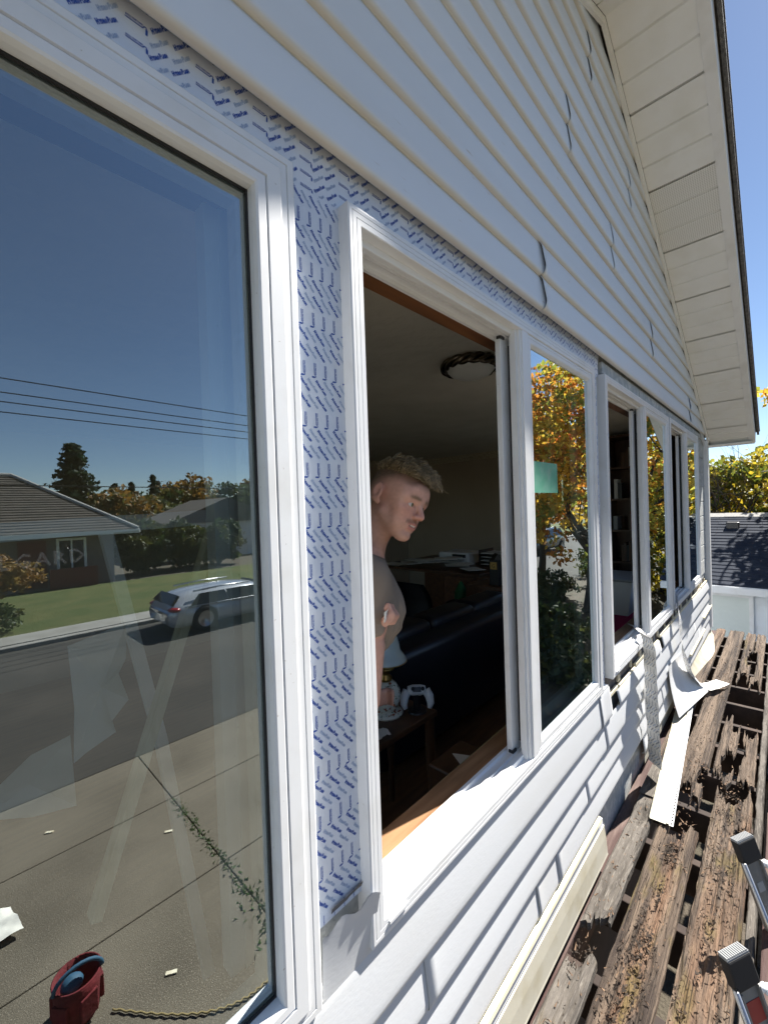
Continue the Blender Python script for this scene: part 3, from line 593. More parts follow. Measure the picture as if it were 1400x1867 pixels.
# ================================================================== ROOM INSIDE
FZ, CZ_ = 1.50, 3.93
mb = MB(); mb.box(XL+0.11, XR-0.11, 0.146, 6.88, FZ-0.06, FZ); struct(mb.build('room_floor', 'floor_wood'))
mb = MB(); mb.box(XL+0.11, XR-0.11, 0.146, 6.88, CZ_, CZ_+0.05); struct(mb.build('ceiling', 'ceiling_paint'))
mb = MB(); mb.box(XL+0.11, XR-0.12, 4.6, 4.7, FZ, CZ_); struct(mb.build('room_wall', 'wall_paint'))
mb = MB()
xw = XR-0.101
mb.box(xw-0.012, xw, 0.150, 0.70, FZ, CZ_); mb.box(xw-0.012, xw, 1.75, 4.6, FZ, CZ_); mb.box(xw-0.012, xw, 0.7005, 1.7495, FZ, 2.25); mb.box(xw-0.012, xw, 0.7005, 1.7495, 3.55, CZ_)
struct(mb.build('room_wall', 'wall_paint'))
mb = MB(); a = 0.1455; b = 0.153   # plaster on the inside of the window wall
mb.box(XL+0.11, XR-0.12, a, b, FZ, 2.17)
mb.box(XL+0.11, XR-0.12, a, b, 3.72, CZ_)
cx = XL+0.11
for q0, q1 in cols+[(XR-0.12, XR-0.12)]:
    mb.box(cx, q0-0.002, a, b, 2.1705, 3.7195); cx = q1+0.002
struct(mb.build('room_wall', 'wall_paint'))
fill_win = part_empty('window'); fill_win['label'] = 'unseen side window added in the near end wall to brighten the room'  # out of view, added to let more daylight into the room
mb = MB()
for (a_, b_, c_, d_) in ((0.90, 0.96, 2.0, 3.7), (4.24, 4.30, 2.0, 3.7), (0.9605, 4.2395, 2.0, 2.06), (0.9605, 4.2395, 3.64, 3.7), (2.57, 2.63, 2.0605, 3.6395)): mb.box(XL+0.03, XL+0.08, a_, b_, c_, d_)
mb.build('frame', 'vinyl', fill_win); mb = MB(); mb.add([(XL+0.055, 0.96, 2.06), (XL+0.055, 4.24, 2.06), (XL+0.055, 4.24, 3.64), (XL+0.055, 0.96, 3.64)], [(0, 1, 2, 3)]); mb.build('pane', 'sash_glass', fill_win)
# window of the far end wall
mb = MB(); P_ = [(0, -0.02), (0.05, -0.02), (0.05, 0.03), (0, 0.03)]; vs = []
for u, q in P_: vs += [(XR-0.05+q, 0.70+u, 2.25+u), (XR-0.05+q, 1.75-u, 2.25+u), (XR-0.05+q, 1.75-u, 3.55-u), (XR-0.05+q, 0.70+u, 3.55-u)]
mb.add(vs, [(i*4+k_, i*4+(k_+1) % 4, ((i+1) % 4)*4+(k_+1) % 4, ((i+1) % 4)*4+k_) for i in range(4) for k_ in range(4)])
we = part_empty('window'); we['label'] = 'end wall window seen through the room'; mb.build('frame', 'wood_dark', we)
mb = MB(); mb.add([(XR-0.04, 0.74, 2.29), (XR-0.04, 1.71, 2.29), (XR-0.04, 1.71, 3.51), (XR-0.04, 0.74, 3.51)], [(0, 1, 2, 3)]); mb.build('pane', 'sash_glass', we)

# ---- ceiling light: twisted bronze ring and frosted bowl
cl = thing('ceiling_light', 'flush ceiling light with twisted bronze ring and frosted bowl', 'ceiling light', (2.12, 0.66, CZ_))
cc = np.array([2.12, 0.66, CZ_])
for ph in (0, math.pi/1.5, 2*math.pi/1.5):
    A = np.linspace(0, 2*math.pi, 121); tw = A*5+ph
    path = np.stack([cc[0]+(0.150+0.013*np.cos(tw))*np.cos(A), cc[1]+(0.150+0.013*np.cos(tw))*np.sin(A), cc[2]-0.030+0.017*np.sin(tw)], -1)
    mb = MB(); mb.tube(path, 0.014, 8, False); mb.build('ring_strand', 'bronze', cl, smooth=True)
mb = MB(); mb.lathe([(0.142, -0.030), (0.136, -0.050), (0.115, -0.075), (0.08, -0.092), (0.04, -0.101), (0.001, -0.104)], cc, 40); mb.build('bowl', 'frosted_glass', cl, smooth=True)
mb = MB(); mb.lathe([(0.001, 0), (0.13, 0), (0.13, -0.02), (0.001, -0.02)], cc, 32); mb.build('base', 'bronze', cl)
# ---- pendant with pleated drum shade
pc = np.array([4.35, 1.42, 3.50])
pl = thing('pendant_lamp', 'small dark drum pendant lamp hanging by the far wall', 'pendant lamp', tuple(pc))
prof = []
mb = MB(); n_ = 48; vs = []
for z in (0, 0.10):
    for k_ in range(n_):
        r_ = 0.105+0.005*(k_ % 2); vs.append(pc+np.array([r_*math.cos(2*math.pi*k_/n_), r_*math.sin(2*math.pi*k_/n_), z]))
mb.add(vs, [(k_, (k_+1) % n_, n_+(k_+1) % n_, n_+k_) for k_ in range(n_)]); mb.build('shade', 'old_paper', pl)
mb = MB(); mb.lathe([(0.112, -0.004), (0.112, 0.010), (0.100, 0.010)], pc, 40); mb.lathe([(0.112, 0.092), (0.112, 0.106), (0.0, 0.106)], pc, 40); mb.build('band', 'frosted_glass', pl)
mb = MB(); mb.tube([pc+np.array([0, 0, 0.1]), (pc[0], pc[1], CZ_)], 0.006, 6); mb.build('stem', 'bronze', pl)

# ---- oil style table lamp with milk glass shade, on a side table
lc = np.array([1.47, 0.80, 2.08])
tb_ = thing('side_table', 'dark wooden side table under the oil lamp', 'table', (1.40, 0.80, FZ))
mb = MB(); mb.box(1.10, 1.66, 0.63, 0.965, 2.05, 2.08); mb.build('table_top', 'wood_dark', tb_, bevel=0.006)
for x in (1.13, 1.63):
    for y in (0.66, 0.935):
        mb = MB(); mb.lathe([(0.016, 0), (0.02, 0.1), (0.014, 0.2), (0.024, 0.35), (0.024, 0.548)], (x, y, FZ), 12); mb.build('leg', 'wood_dark', tb_, smooth=True)
lm = thing('oil_lamp', 'antique oil lamp with milk glass shade and painted flower base', 'lamp', tuple(lc))
mb = MB(); mb.lathe([(0.0, 0.0), (0.078, 0.0), (0.082, 0.010), (0.070, 0.018), (0.05, 0.026)], lc, 32); mb.build('foot', 'floral', lm, smooth=True)
mb = MB(); mb.lathe([(0.048, 0.025), (0.060, 0.045), (0.072, 0.085), (0.070, 0.120), (0.052, 0.150), (0.034, 0.165), (0.0, 0.166)], lc, 32); mb.build('font_bowl', 'floral', lm, smooth=True)
mb = MB(); mb.lathe([(0.030, 0.165), (0.034, 0.180), (0.022, 0.195), (0.028, 0.215), (0.045, 0.222), (0.045, 0.232), (0.018, 0.245), (0.018, 0.272)], lc, 28); mb.build('burner', 'brass', lm, smooth=True)
mb = MB(); mb.lathe([(0.106, 0.266), (0.108, 0.272), (0.095, 0.292), (0.078, 0.315), (0.074, 0.345), (0.066, 0.375), (0.047, 0.402), (0.028, 0.415)], lc, 40); mb.lathe([(0.028, 0.415), (0.044, 0.400), (0.063, 0.373), (0.071, 0.345), (0.075, 0.315), (0.092, 0.291), (0.106, 0.266)], lc, 40); mb.build('shade', 'milk_glass', lm, smooth=True)
mb = MB(); mb.lathe([(0.104, 0.262), (0.109, 0.262), (0.109, 0.267), (0.104, 0.267)], lc, 40); mb.build('shade_ring', 'brass', lm, smooth=True)
mb = MB(); mb.lathe([(0.022, 0.25), (0.024, 0.30), (0.020, 0.42), (0.020, 0.47)], lc, 20); mb.build('chimney', 'frosted_glass', lm, smooth=True)
# ---- game controller on a stand
gc = np.array([1.585, 0.70, 2.08])
gk = thing('game_controller', 'white game controller resting upright on a small stand', 'controller', tuple(gc))
u_ = np.array([0.70, -0.71, 0]); d_ = np.array([0.3, 0.3, 0.9]); d_ /= np.linalg.norm(d_)
mb = MB(); c0 = gc+np.array([0, 0, 0.105])
mb.tube([c0-u_*0.045, c0-u_*0.02, c0+u_*0.02, c0+u_*0.045], [0.020, 0.026, 0.026, 0.020], 10); mb.build('body', 'white_plastic', gk, smooth=True)
for s in (-1, 1):
    mb = MB(); mb.tube([c0+u_*s*0.046, c0+u_*s*0.062-d_*0.03, c0+u_*s*0.066-d_*0.062, c0+u_*s*0.058-d_*0.085], [0.023, 0.022, 0.018, 0.010], 10); mb.build('grip', 'white_plastic', gk, smooth=True)
    mb = MB(); mb.ball(c0+u_*s*0.024+np.array([-0.012, -0.02, 0.016]), 0.010); mb.build('thumb_stick', 'black_plastic', gk, smooth=True)
mb = MB(); mb.obox(c0+np.array([-0.016, -0.016, 0.012]), u_, d_, np.cross(u_, d_), 0.020, 0.012, 0.006); mb.build('touch_pad', 'black_plastic', gk)
mb = MB(); mb.bar(gc+np.array([0, 0, 0.0]), c0-np.array([0, 0, 0.02]), 0.03, 0.02, up=(1, 0, 0)); mb.lathe([(0.0, 0.008), (0.045, 0.008), (0.048, 0), (0, 0)], gc, 20); mb.build('stand', 'black_plastic', gk)
mb = MB(); a_ = np.linspace(0, 1, 8); X, Y = np.meshgrid(a_, a_); P = np.stack([1.24+0.09*X, 0.64+0.07*Y, 2.082+0.035*fbm(X*3, Y*3, 4)], -1); mb.grid(P); o = mb.build('paper_tissue', 'paper', smooth=True); tag(o, 'crumpled white tissue on the side table edge', 'tissue')

# ---- sofa, back towards the windows
sf = thing('sofa', 'dark blue leather sofa in the shaded room', 'sofa', (2.6, 1.35, FZ))
def cushion(x0, x1, y0, y1, z0, z1, name):
    mb = MB(); mb.box(x0, x1, y0, y1, z0, z1); o = mb.build(name, 'dark_leather', sf, smooth=True, bevel=0.05); o.modifiers['bevel'].segments = 4; return o
cushion(1.62, 3.65, 0.98, 1.20, FZ+0.10, 2.24, 'backrest')
for i in range(3): cushion(1.78+i*0.57, 2.34+i*0.57, 1.16, 1.40, FZ+0.48, 2.30, 'back_cushion'); cushion(1.78+i*0.57, 2.34+i*0.57, 1.21, 1.85, FZ+0.30, FZ+0.48, 'seat_cushion')
cushion(1.60, 1.80, 1.0, 1.9, FZ+0.10, FZ+0.62, 'armrest'); cushion(3.48, 3.68, 1.0, 1.9, FZ+0.10, FZ+0.62, 'armrest')
cushion(1.66, 3.62, 1.15, 1.84, FZ+0.08, FZ+0.31, 'base')
# ---- desk against the far wall with printer, trays, papers and a chair
dk = thing('desk', 'cluttered dark wooden desk against the far wall', 'desk', (4.6, 2.3, FZ))
mb = MB(); mb.box(3.95, 5.25, 1.75, 3.3, 2.30, 2.335); mb.build('desk_top', 'wood_dark', dk, bevel=0.005)
mb = MB(); mb.box(4.0, 4.5, 1.80, 2.25, FZ, 2.299); mb.build('drawer_unit', 'wood_header', dk, bevel=0.005)
for z in (1.75, 2.0, 2.18): mb = MB(); mb.box(3.985, 3.9995, 1.83, 2.22, z, z+0.10); mb.build('drawer_front', 'wood_header', dk, bevel=0.004); mb = MB(); mb.ball((3.978, 2.02, z+0.05), 0.012); mb.build('knob', 'brass', dk, smooth=True)
mb = MB(); mb.box(4.9, 5.2, 2.9, 3.25, FZ, 2.299); mb.build('drawer_unit', 'wood_header', dk, bevel=0.005)
pr = thing('printer', 'pale grey desktop printer standing on the desk', 'printer', (4.75, 2.45, 2.336))
mb = MB(); mb.box(4.55, 4.95, 2.25, 2.72, 2.336, 2.48); mb.build('body', 'white_plastic', pr, bevel=0.02); mb = MB(); mb.box(4.50, 4.549, 2.32, 2.65, 2.37, 2.40); mb.build('tray', 'grey_plastic', pr); mb = MB(); mb.box(4.544, 4.5495, 2.30, 2.5, 2.42, 2.46); mb.build('panel', 'black_plastic', pr)
tr = thing('letter_tray', 'black letter tray holding folders on the desk', 'letter tray', (4.7, 1.95, 2.336))
for i in range(4): mb = MB(); mb.box(4.55, 4.9, 1.80, 2.10, 2.345+i*0.045, 2.350+i*0.045); mb.build('shelf', 'black_plastic', tr); mb = MB(); mb.box(4.57, 4.88, 1.81, 2.09, 2.3505+i*0.045, 2.358+i*0.045); mb.build('papers', 'paper', tr)
for s in (1.79, 2.105): mb = MB(); mb.box(4.55, 4.9, s-0.004, s+0.004, 2.336, 2.53); mb.build('side', 'black_plastic', tr)
for i in range(16):
    x, y, a_ = rnd.uniform(4.02, 4.5), rnd.uniform(1.78, 3.1), rnd.uniform(0, 3); mb = MB(); q = np.array([math.cos(a_), math.sin(a_), 0]); mb.obox((x, y, 2.342+0.006*i+0.004), q, (-q[1], q[0], 0.03), (0, 0, 1), 0.10, 0.14, 0.0025)
    o = mb.build('paper_sheet', 'paper'); tag(o, 'loose white paper sheet lying on the cluttered desk', 'paper', 'papers lying on the desk')
ck = thing('mantel_clock', 'small black clock standing at the near desk edge', 'clock', (3.72, 1.40, 2.3))
mb = MB(); mb.box(3.66, 3.78, 1.36, 1.46, 2.30, 2.55); mb.build('case', 'black_plastic', ck, bevel=0.008); mb = MB(); mb.prism([(-0.075, 0), (0.075, 0), (0.05, 0.03), (0, 0.06), (-0.05, 0.03)], lambda u, v, t: (3.72+u*0.7+t*0.1, 1.41+t*0.1-u*0.7*0.3, 2.55+v), -0.4, 0.4); mb.build('pediment', 'black_plastic', ck)
v_, f_ = text_mesh('G', 0.07); mb = MB(); mb.box(3.655, 3.6595, 1.375, 1.445, 2.46, 2.53); mb.build('face', 'brass', ck)
mb = MB(); mb.add([(3.6545, 1.435-p[0], 2.472+p[1]) for p in v_*0.8], f_); mb.build('lettering', 'black_plastic', ck)
cb = thing('clock_shelf', 'low dark cabinet carrying the small black clock', 'cabinet', (3.85, 1.42, FZ)); mb = MB(); mb.box(3.6, 4.0, 1.3, 1.7, FZ, 2.299); mb.build('carcass', 'wood_dark', cb, bevel=0.01)
ch = thing('office_chair', 'black office chair pushed up to the desk', 'chair', (3.05, 1.95, FZ))
mb = MB(); P = np.array([[(2.95+0.05*math.cos(v*2.2)-0.0*u, 1.95+u*0.24*(1-0.15*v*v), 2.18+v*0.20) for u in np.linspace(-1, 1, 9)] for v in np.linspace(-1, 1, 9)]); mb.grid(P); P2 = P+np.array([0.06, 0, 0]); mb.grid(P2[::-1]); mb.build('backrest', 'black_rubber', ch, smooth=True)
mb = MB(); mb.box(2.98, 3.42, 1.73, 2.17, 1.93, 2.01); mb.build('seat', 'black_rubber', ch, bevel=0.03); mb = MB(); mb.tube([(3.2, 1.95, 1.93), (3.2, 1.95, 1.60)], 0.025); mb.build('column', 'black_plastic', ch)
for i in range(5): a_ = i*2*math.pi/5; mb = MB(); mb.bar((3.2, 1.95, 1.59), (3.2+0.28*math.cos(a_), 1.95+0.28*math.sin(a_), 1.54), 0.035, 0.03); mb.ball((3.2+0.28*math.cos(a_), 1.95+0.28*math.sin(a_), 1.527), 0.026); mb.build('leg', 'black_plastic', ch)
gb = thing('green_bag', 'green plastic bag hanging beside the desk drawers', 'bag', (3.93, 1.98, 1.95)); mb = MB(); mb.lathe([(0.01, 0.27), (0.03, 0.24), (0.07, 0.16), (0.085, 0.06), (0.06, 0), (0, 0)], (3.90, 1.95, 1.98), 14); mat('green_bag', (0.02, 0.20, 0.07), 0.35, bump=(20, .6, .02)); mb.build('sack', 'green_bag', gb, smooth=True)
hb = thing('heater', 'small pale box heater on a dark stand behind the man', 'heater', (2.45, 2.1, FZ)); mb = MB(); mb.box(2.72, 2.86, 1.95, 2.08, FZ+0.72, FZ+0.90); mb.build('case', 'grey_plastic', hb, bevel=0.01); mb = MB(); mb.box(2.714, 2.7195, 1.965, 2.065, FZ+0.75, FZ+0.86); mb.build('grille', 'black_plastic', hb)
mb = MB(); mb.box(2.73, 2.85, 1.96, 2.07, FZ, FZ+0.72); mb.build('pedestal', 'wood_dark', hb)
# ---- bookcase, bin, leaning board seen in window b
bk = thing('bookcase', 'tall dark bookcase standing at the end wall', 'bookcase', (5.85, 0.7, FZ))
for (a, b, c, d, e, f) in ((5.65, 6.10, 0.94, 0.98, FZ, 3.86), (5.65, 6.10, 0.30, 0.34, FZ, 3.86), (6.07, 6.10, 0.341, 0.939, FZ, 3.86)): mb = MB(); mb.box(a, b, c, d, e, f); mb.build('panel', 'wood_dark', bk)
for i in range(7): z = FZ+0.05+i*0.385; mb = MB(); mb.box(5.66, 6.069, 0.341, 0.939, z, z+0.022); mb.build('shelf', 'wood_dark', bk)
for i in range(7):
    y = 0.36
    z = FZ+0.073+i*0.385
    while i < 6 and y < 0.86:
        w_ = rnd.uniform(0.02, 0.05); h_ = rnd.uniform(0.16, 0.27); mb = MB(); mb.box(5.72, 5.72+rnd.uniform(.14, .2), y, y+w_-0.002, z, z+h_); o = mb.build('book', rnd.choice(['wood_dark', 'grey_plastic', 'paper', 'red_paint', 'dark_leather'])); tag(o, 'book standing on the shelves of the dark bookcase', 'book', 'books in the bookcase'); y += w_+(0.12 if rnd.random() < .2 else 0)
bn = thing('storage_bin', 'pale storage bin with pink base below the bookcase', 'bin', (4.6, 0.6, FZ))
mb = MB(); mb.prism([(-0.21, 0), (0.21, 0), (0.25, 0.42), (-0.25, 0.42)], lambda u, v, t: (4.55+t, 0.62+u, 2.02+v*0.75), -0.25, 0.25); mb.build('tub', 'white_plastic', bn); mb = MB(); mb.box(4.27, 4.83, 0.36, 0.88, 2.336, 2.36); mb.build('lid', 'grey_plastic', bn, bevel=0.006)
bs_ = thing('pink_crate', 'deep pink plastic crate under the pale storage bin', 'crate', (4.6, 0.6, FZ)); mb = MB(); mb.box(4.32, 4.78, 0.40, 0.84, FZ, 2.019); mb.build('tub', 'pink_plastic', bs_, bevel=0.01)
mb = MB(); mb.bar((4.0, 0.20, 2.05), (4.75, 0.33, 2.95), 0.02, 0.09, up=(0, 1, 0)); o = mb.build('wood_brace', 'wood_header'); tag(o, 'slanted brown board leaning inside the middle window', 'board')
mb = MB(); mb.prism([(2.75, 1.9), (3.0, 1.9), (2.75, 2.62)], lambda u, v, t: (u, 0.30+t+(v-1.9)*0.06, v), 0, 0.012); o = mb.build('pale_board', 'grey_plastic'); tag(o, 'pale triangular board leaning below the middle window', 'board')
# ply sheet inside the first window, below the stool
mb = MB(); mb.prism([(0.62, 0.172), (2.1, 0.172), (2.1, 0.235), (0.62, 0.215)], lambda u, v, t: (u, v, t), 2.165, 2.150); o = mb.build('plywood_strip', 'plywood'); tag(o, 'olive plywood strip behind the wooden window stool', 'board')
mb = MB(); mb.prism([(0, 0), (0.10, 0.02), (0.06, 0.10)], lambda u, v, t: (1.42+u, 0.32+v, 2.02+t), 0, 0.004); o = mb.build('paper_scrap', 'paper'); tag(o, 'small pale scrap behind the window stool', 'scrap')
mb = MB(); mb.box(1.36, 1.60, 0.26, 0.46, FZ, 2.019); o = mb.build('low_cabinet', 'wood_dark', bevel=0.008); tag(o, 'low dark cabinet under the window holding a scrap', 'cabinet')
# ---- behind the big pane: lumber brace, leaning window frame, film
mb = MB(); mb.bar((0.394, 0.20, 3.140), (0.147, 0.20, 2.44), 0.016, 0.029, up=(0, 1, 0)); o = mb.build('lumber_brace', 'lumber'); tag(o, 'diagonal lumber brace standing behind the big pane', 'board')
lf = thing('spare_window', 'white window frame leaning inside behind the big pane', 'window', (0.2, 0.65, FZ))
mb = MB(); mb.bar((-0.22, 0.34, 3.068), (0.50, 0.34, 3.094), 0.022, 0.033); mb.build('top_rail', 'vinyl', lf); mb = MB(); mb.bar((0.216, 0.345, 3.072), (0.302, 0.345, 2.62), 0.022, 0.022, up=(0, 1, 0)); mb.build('stile', 'vinyl', lf); mb = MB(); mb.bar((0.302, 0.345, 2.62), (0.46, 0.345, FZ), 0.022, 0.022, up=(0, 1, 0)); mb.build('stile', 'vinyl', lf)
def film(pts, y, name, label):
    pts = np.array(pts); c = pts.mean(0); mb = MB(); n_ = len(pts)
    mb.add([(p[0], y+0.02*math.sin(p[1]*9), p[1]) for p in pts]+[(c[0], y+0.015, c[1])], [(i, (i+1) % n_, n_) for i in range(n_)]); P2 = [(p[0], y+0.0015+0.02*math.sin(p[1]*9), p[1]) for p in pts]+[(c[0], y+0.0165, c[1])]; mb.add(P2, [((i+1) % n_, i, n_) for i in range(n_)])
    tag(mb.build(name, 'film'), label, 'film')
film([(0.185, 2.80), (0.275, 2.82), (0.31, 2.83), (0.300, 2.74), (0.282, 2.71), (0.30, 2.64), (0.262, 2.60), (0.27, 2.57), (0.21, 2.545), (0.185, 2.53), (0.19, 2.66)], 0.58, 'torn_film', 'torn pale film hanging inside the big window')
film([(0.03, 2.52), (0.11, 2.585), (0.18, 2.60), (0.19, 2.42), (0.11, 2.44), (0.03, 2.48)], 0.58, 'film_scrap', 'smaller pointed pale film inside the big window')
# maker's name sticker on the big pane and on the fixed lite, and a green label
v_, f_ = text_mesh('MILGARD', 1.0, 0.0, 0.02, 1.15); v_ = v_/v_[:, 0].max()
mb = MB(); mb.add([(0.010+0.112*p[0], 0.0232, 3.040+0.112*p[1]+0.004*p[0]) for p in v_], f_); o = mb.build('glass_lettering', 'etch', WB); o['label'] = 'maker name lettering on the big pane'
mb = MB(); mb.add([(1.60+0.36*p[0], 0.0160, 3.485+0.36*p[1]) for p in v_], f_); o = mb.build('glass_lettering', 'etch', wa)
mb = MB(); mb.box(1.455, 1.685, 0.0155, 0.0163, 3.135, 3.250); o = mb.build('green_label', 'green_label', wa); o['label'] = 'mint green paper label stuck on the fixed pane'

# ================================================================== PERSON (one continuous body surface from a smooth distance field)
def surface_nets(D, xs, ys, zs):
    s = D < 0; nx, ny, nz = D.shape
    c = np.zeros((nx-1, ny-1, nz-1), int)
    for a in (0, 1):
        for b in (0, 1):
            for e in (0, 1): c += s[a:nx-1+a, b:ny-1+b, e:nz-1+e]
    act = (c > 0) & (c < 8); idx = -np.ones(act.shape, int); I = np.argwhere(act); idx[act] = np.arange(len(I))
    acc = np.zeros((len(I), 3)); cnt = np.zeros(len(I)); ax = (xs, ys, zs)
    corners = [(a, b, e) for a in (0, 1) for b in (0, 1) for e in (0, 1)]
    for p in corners:
        for q in corners:
            if sum(abs(p[i]-q[i]) for i in range(3)) == 1 and p < q:
                ip = I+np.array(p); iq = I+np.array(q); dp = D[tuple(ip.T)]; dq = D[tuple(iq.T)]; m_ = (dp < 0) != (dq < 0)
                t_ = np.where(m_, dp/(dp-dq+1e-20), 0)
                for k_ in range(3):
                    a0 = ax[k_][ip[:, k_]]; a1 = ax[k_][iq[:, k_]]; acc[:, k_] += np.where(m_, a0+t_*(a1-a0), 0)
                cnt += m_
    V = acc/cnt[:, None]; F = []
    def quads(axis):
        o_ = [i for i in range(3) if i != axis]
        sl0 = [slice(None)]*3; sl1 = [slice(None)]*3; sl0[axis] = slice(0, -1); sl1[axis] = slice(1, None)
        ch_ = s[tuple(sl0)] != s[tuple(sl1)]; E = np.argwhere(ch_)
        ok = np.all([(E[:, k_] > 0) & (E[:, k_] < D.shape[k_]-1) for k_ in o_], axis=0); E = E[ok]
        r = []
        for du, dv in ((1, 1), (0, 1), (0, 0), (1, 0)):
            q = E.copy(); q[:, o_[0]] -= du; q[:, o_[1]] -= dv; r.append(idx[tuple(q.T)])
        Q = np.stack(r, 1); flip = s[tuple(E.T)] ^ (axis == 1)
        Q[~flip] = Q[~flip][:, ::-1]; return Q
    F = np.concatenate([quads(k_) for k_ in range(3)]); F = F[(F >= 0).all(1)]
    return V, F
class Field:
    def __init__(s, xs, ys, zs):
        s.ax = (xs, ys, zs); s.D = np.full((len(xs), len(ys), len(zs)), 1.0)
    def _sub(s, lo, hi):
        sl = []
        for k_ in range(3):
            a = max(0, np.searchsorted(s.ax[k_], lo[k_])-1); b = min(len(s.ax[k_]), np.searchsorted(s.ax[k_], hi[k_])+1); sl.append(slice(a, max(a+1, b)))
        G = np.meshgrid(s.ax[0][sl[0]], s.ax[1][sl[1]], s.ax[2][sl[2]], indexing='ij'); return tuple(sl), np.stack(G, -1)
    def op(s, fn, c, R, k, sub=False):
        sl, P = s._sub(np.array(c)-R-0.04, np.array(c)+R+0.04); d = fn(P); D = s.D[sl]
        if sub:
            d = -d; h = np.clip(0.5+0.5*(d-D)/k, 0, 1); s.D[sl] = D*(1-h)+d*h+k*h*(1-h)
        else:
            h = np.clip(0.5+0.5*(D-d)/k, 0, 1); s.D[sl] = D*(1-h)+d*h-k*h*(1-h)
    def ell(s, c, r, M=None, k=0.01, sub=False):
        c = np.array(c, float); r = np.array(r, float)
        def fn(P):
            q = P-c; q = q@M.T if M is not None else q
            a = np.linalg.norm(q/r, axis=-1); b = np.linalg.norm(q/(r*r), axis=-1)+1e-9; return a*(a-1)/b
        s.op(fn, c, r.max(), k, sub)
    def cone(s, p, q, r1, r2, k=0.01, sub=False):
        p = np.array(p, float); q = np.array(q, float); d = q-p; L2 = d@d
        def fn(P):
            t_ = np.clip(((P-p)@d)/L2, 0, 1); return np.linalg.norm(P-p-t_[..., None]*d, axis=-1)-(r1+(r2-r1)*t_)
        s.op(fn, (p+q)/2, math.sqrt(L2)/2+max(r1, r2), k, sub)
def axis_pts(segs):
    out = []
    for a, b, st in segs: out.append(np.arange(a, b, st))
    return np.unique(np.round(np.concatenate(out), 5))
HC = np.array([1.004, 0.270, 3.123])
yaw = np.array([0.04, -1.0, 0]); yaw /= np.linalg.norm(yaw); pit = math.radians(16); rol = math.radians(17)
hf = yaw*math.cos(pit)-np.array([0, 0, 1])*math.sin(pit); hu = np.array([0, 0, 1])*math.cos(pit)+yaw*math.sin(pit); hr = np.cross(hf, hu)
hu2 = hu*math.cos(rol)-hr*math.sin(rol); hr2 = np.cross(hf, hu2); HM = np.stack([hr2, hf, hu2])     # rows: right, forward, up
def hp(x, y, z): return HC+x*hr2+y*hf+z*hu2
NB = HC+np.array([-0.072, 0.110, -0.185])        # base of the neck
tf = np.array([0.80, -0.60, 0]); tr_ = np.cross(tf, [0, 0, 1.])   # torso forward, torso right
FIST = np.array([0.844, 0.205, 2.775])
xs = axis_pts([(HC[0]-0.72, HC[0]-0.13, 0.009), (HC[0]-0.13, HC[0]+0.16, 0.0031), (HC[0]+0.16, HC[0]+0.4, 0.009)])
ys = axis_pts([(HC[1]-0.24, HC[1]-0.16, 0.009), (HC[1]-0.16, HC[1]+0.13, 0.0031), (HC[1]+0.13, HC[1]+0.66, 0.009)])
zs = axis_pts([(1.46, 2.60, 0.014), (2.60, HC[2]-0.46, 0.009), (HC[2]-0.46, HC[2]-0.30, 0.0034), (HC[2]-0.30, HC[2]-0.16, 0.008), (HC[2]-0.16, HC[2]+0.16, 0.0031)])
B = Field(xs, ys, zs)
B.ell(hp(0, -0.012, 0.034), (0.075, 0.097, 0.086), HM, 0.01)
B.ell(hp(0, 0.030, -0.030), (0.056, 0.064, 0.084), HM, 0.02)
for s in (-1, 1):
    B.cone(hp(s*0.050, 0.006, -0.052), hp(s*0.014, 0.068, -0.099), 0.018, 0.016, 0.022)
    B.ell(hp(s*0.044, 0.060, -0.022), (0.022, 0.022, 0.020), HM, 0.018)
    B.cone(hp(s*0.010, 0.089, 0.016), hp(s*0.046, 0.074, 0.014), 0.011, 0.010, 0.012)
    B.ell(hp(s*0.036, 0.058, -0.060), (0.020, 0.022, 0.026), HM, 0.02)
B.ell(hp(0, 0.076, -0.099), (0.021, 0.018, 0.017), HM, 0.014)
B.ell(hp(0, 0.078, 0.040), (0.050, 0.020, 0.032), HM, 0.02)
for s in (-1, 1): B.ell(hp(s*0.054, 0.046, 0.022), (0.018, 0.030, 0.034), HM, 0.022)
for s in (-1, 1): B.ell(hp(s*0.031, 0.101, -0.002), (0.016, 0.017, 0.0105), HM, 0.012, sub=True)
B.cone(hp(0, 0.090, 0.006), hp(0, 0.1135, -0.029), 0.0085, 0.0108, 0.010)
for s in (-1, 1): B.ell(hp(s*0.0125, 0.103, -0.034), (0.0085, 0.011, 0.0075), HM, 0.006)
B.ell(hp(0, 0.080, -0.060), (0.028, 0.020, 0.020), HM, 0.012)
B.cone(hp(-0.019, 0.090, -0.0575), hp(0.019, 0.090, -0.0575), 0.0055, 0.0055, 0.006); B.ell(hp(0, 0.0965, -0.056), (0.010, 0.006, 0.005), HM, 0.006)
B.cone(hp(-0.015, 0.090, -0.0715), hp(0.015, 0.090, -0.0715), 0.0065, 0.0065, 0.005)
B.cone(hp(-0.018, 0.099, -0.0645), hp(0.018, 0.099, -0.0645), 0.0035, 0.0035, 0.003, sub=True)
for s in (-1, 1):  # eyelids
    B.cone(hp(s*0.020, 0.0885, 0.0068), hp(s*0.043, 0.081, 0.0056), 0.0050, 0.0050, 0.005); B.cone(hp(s*0.021, 0.086, -0.0102), hp(s*0.042, 0.080, -0.0095), 0.0036, 0.0036, 0.005)
    B.ell(hp(s*0.083, -0.018, 0.000), (0.010, 0.020, 0.033), HM, 0.005); B.ell(hp(s*0.095, -0.012, 0.003), (0.009, 0.0115, 0.020), HM, 0.004, sub=True); B.ell(hp(s*0.076, -0.008, -0.028), (0.006, 0.009, 0.009), HM, 0.006)
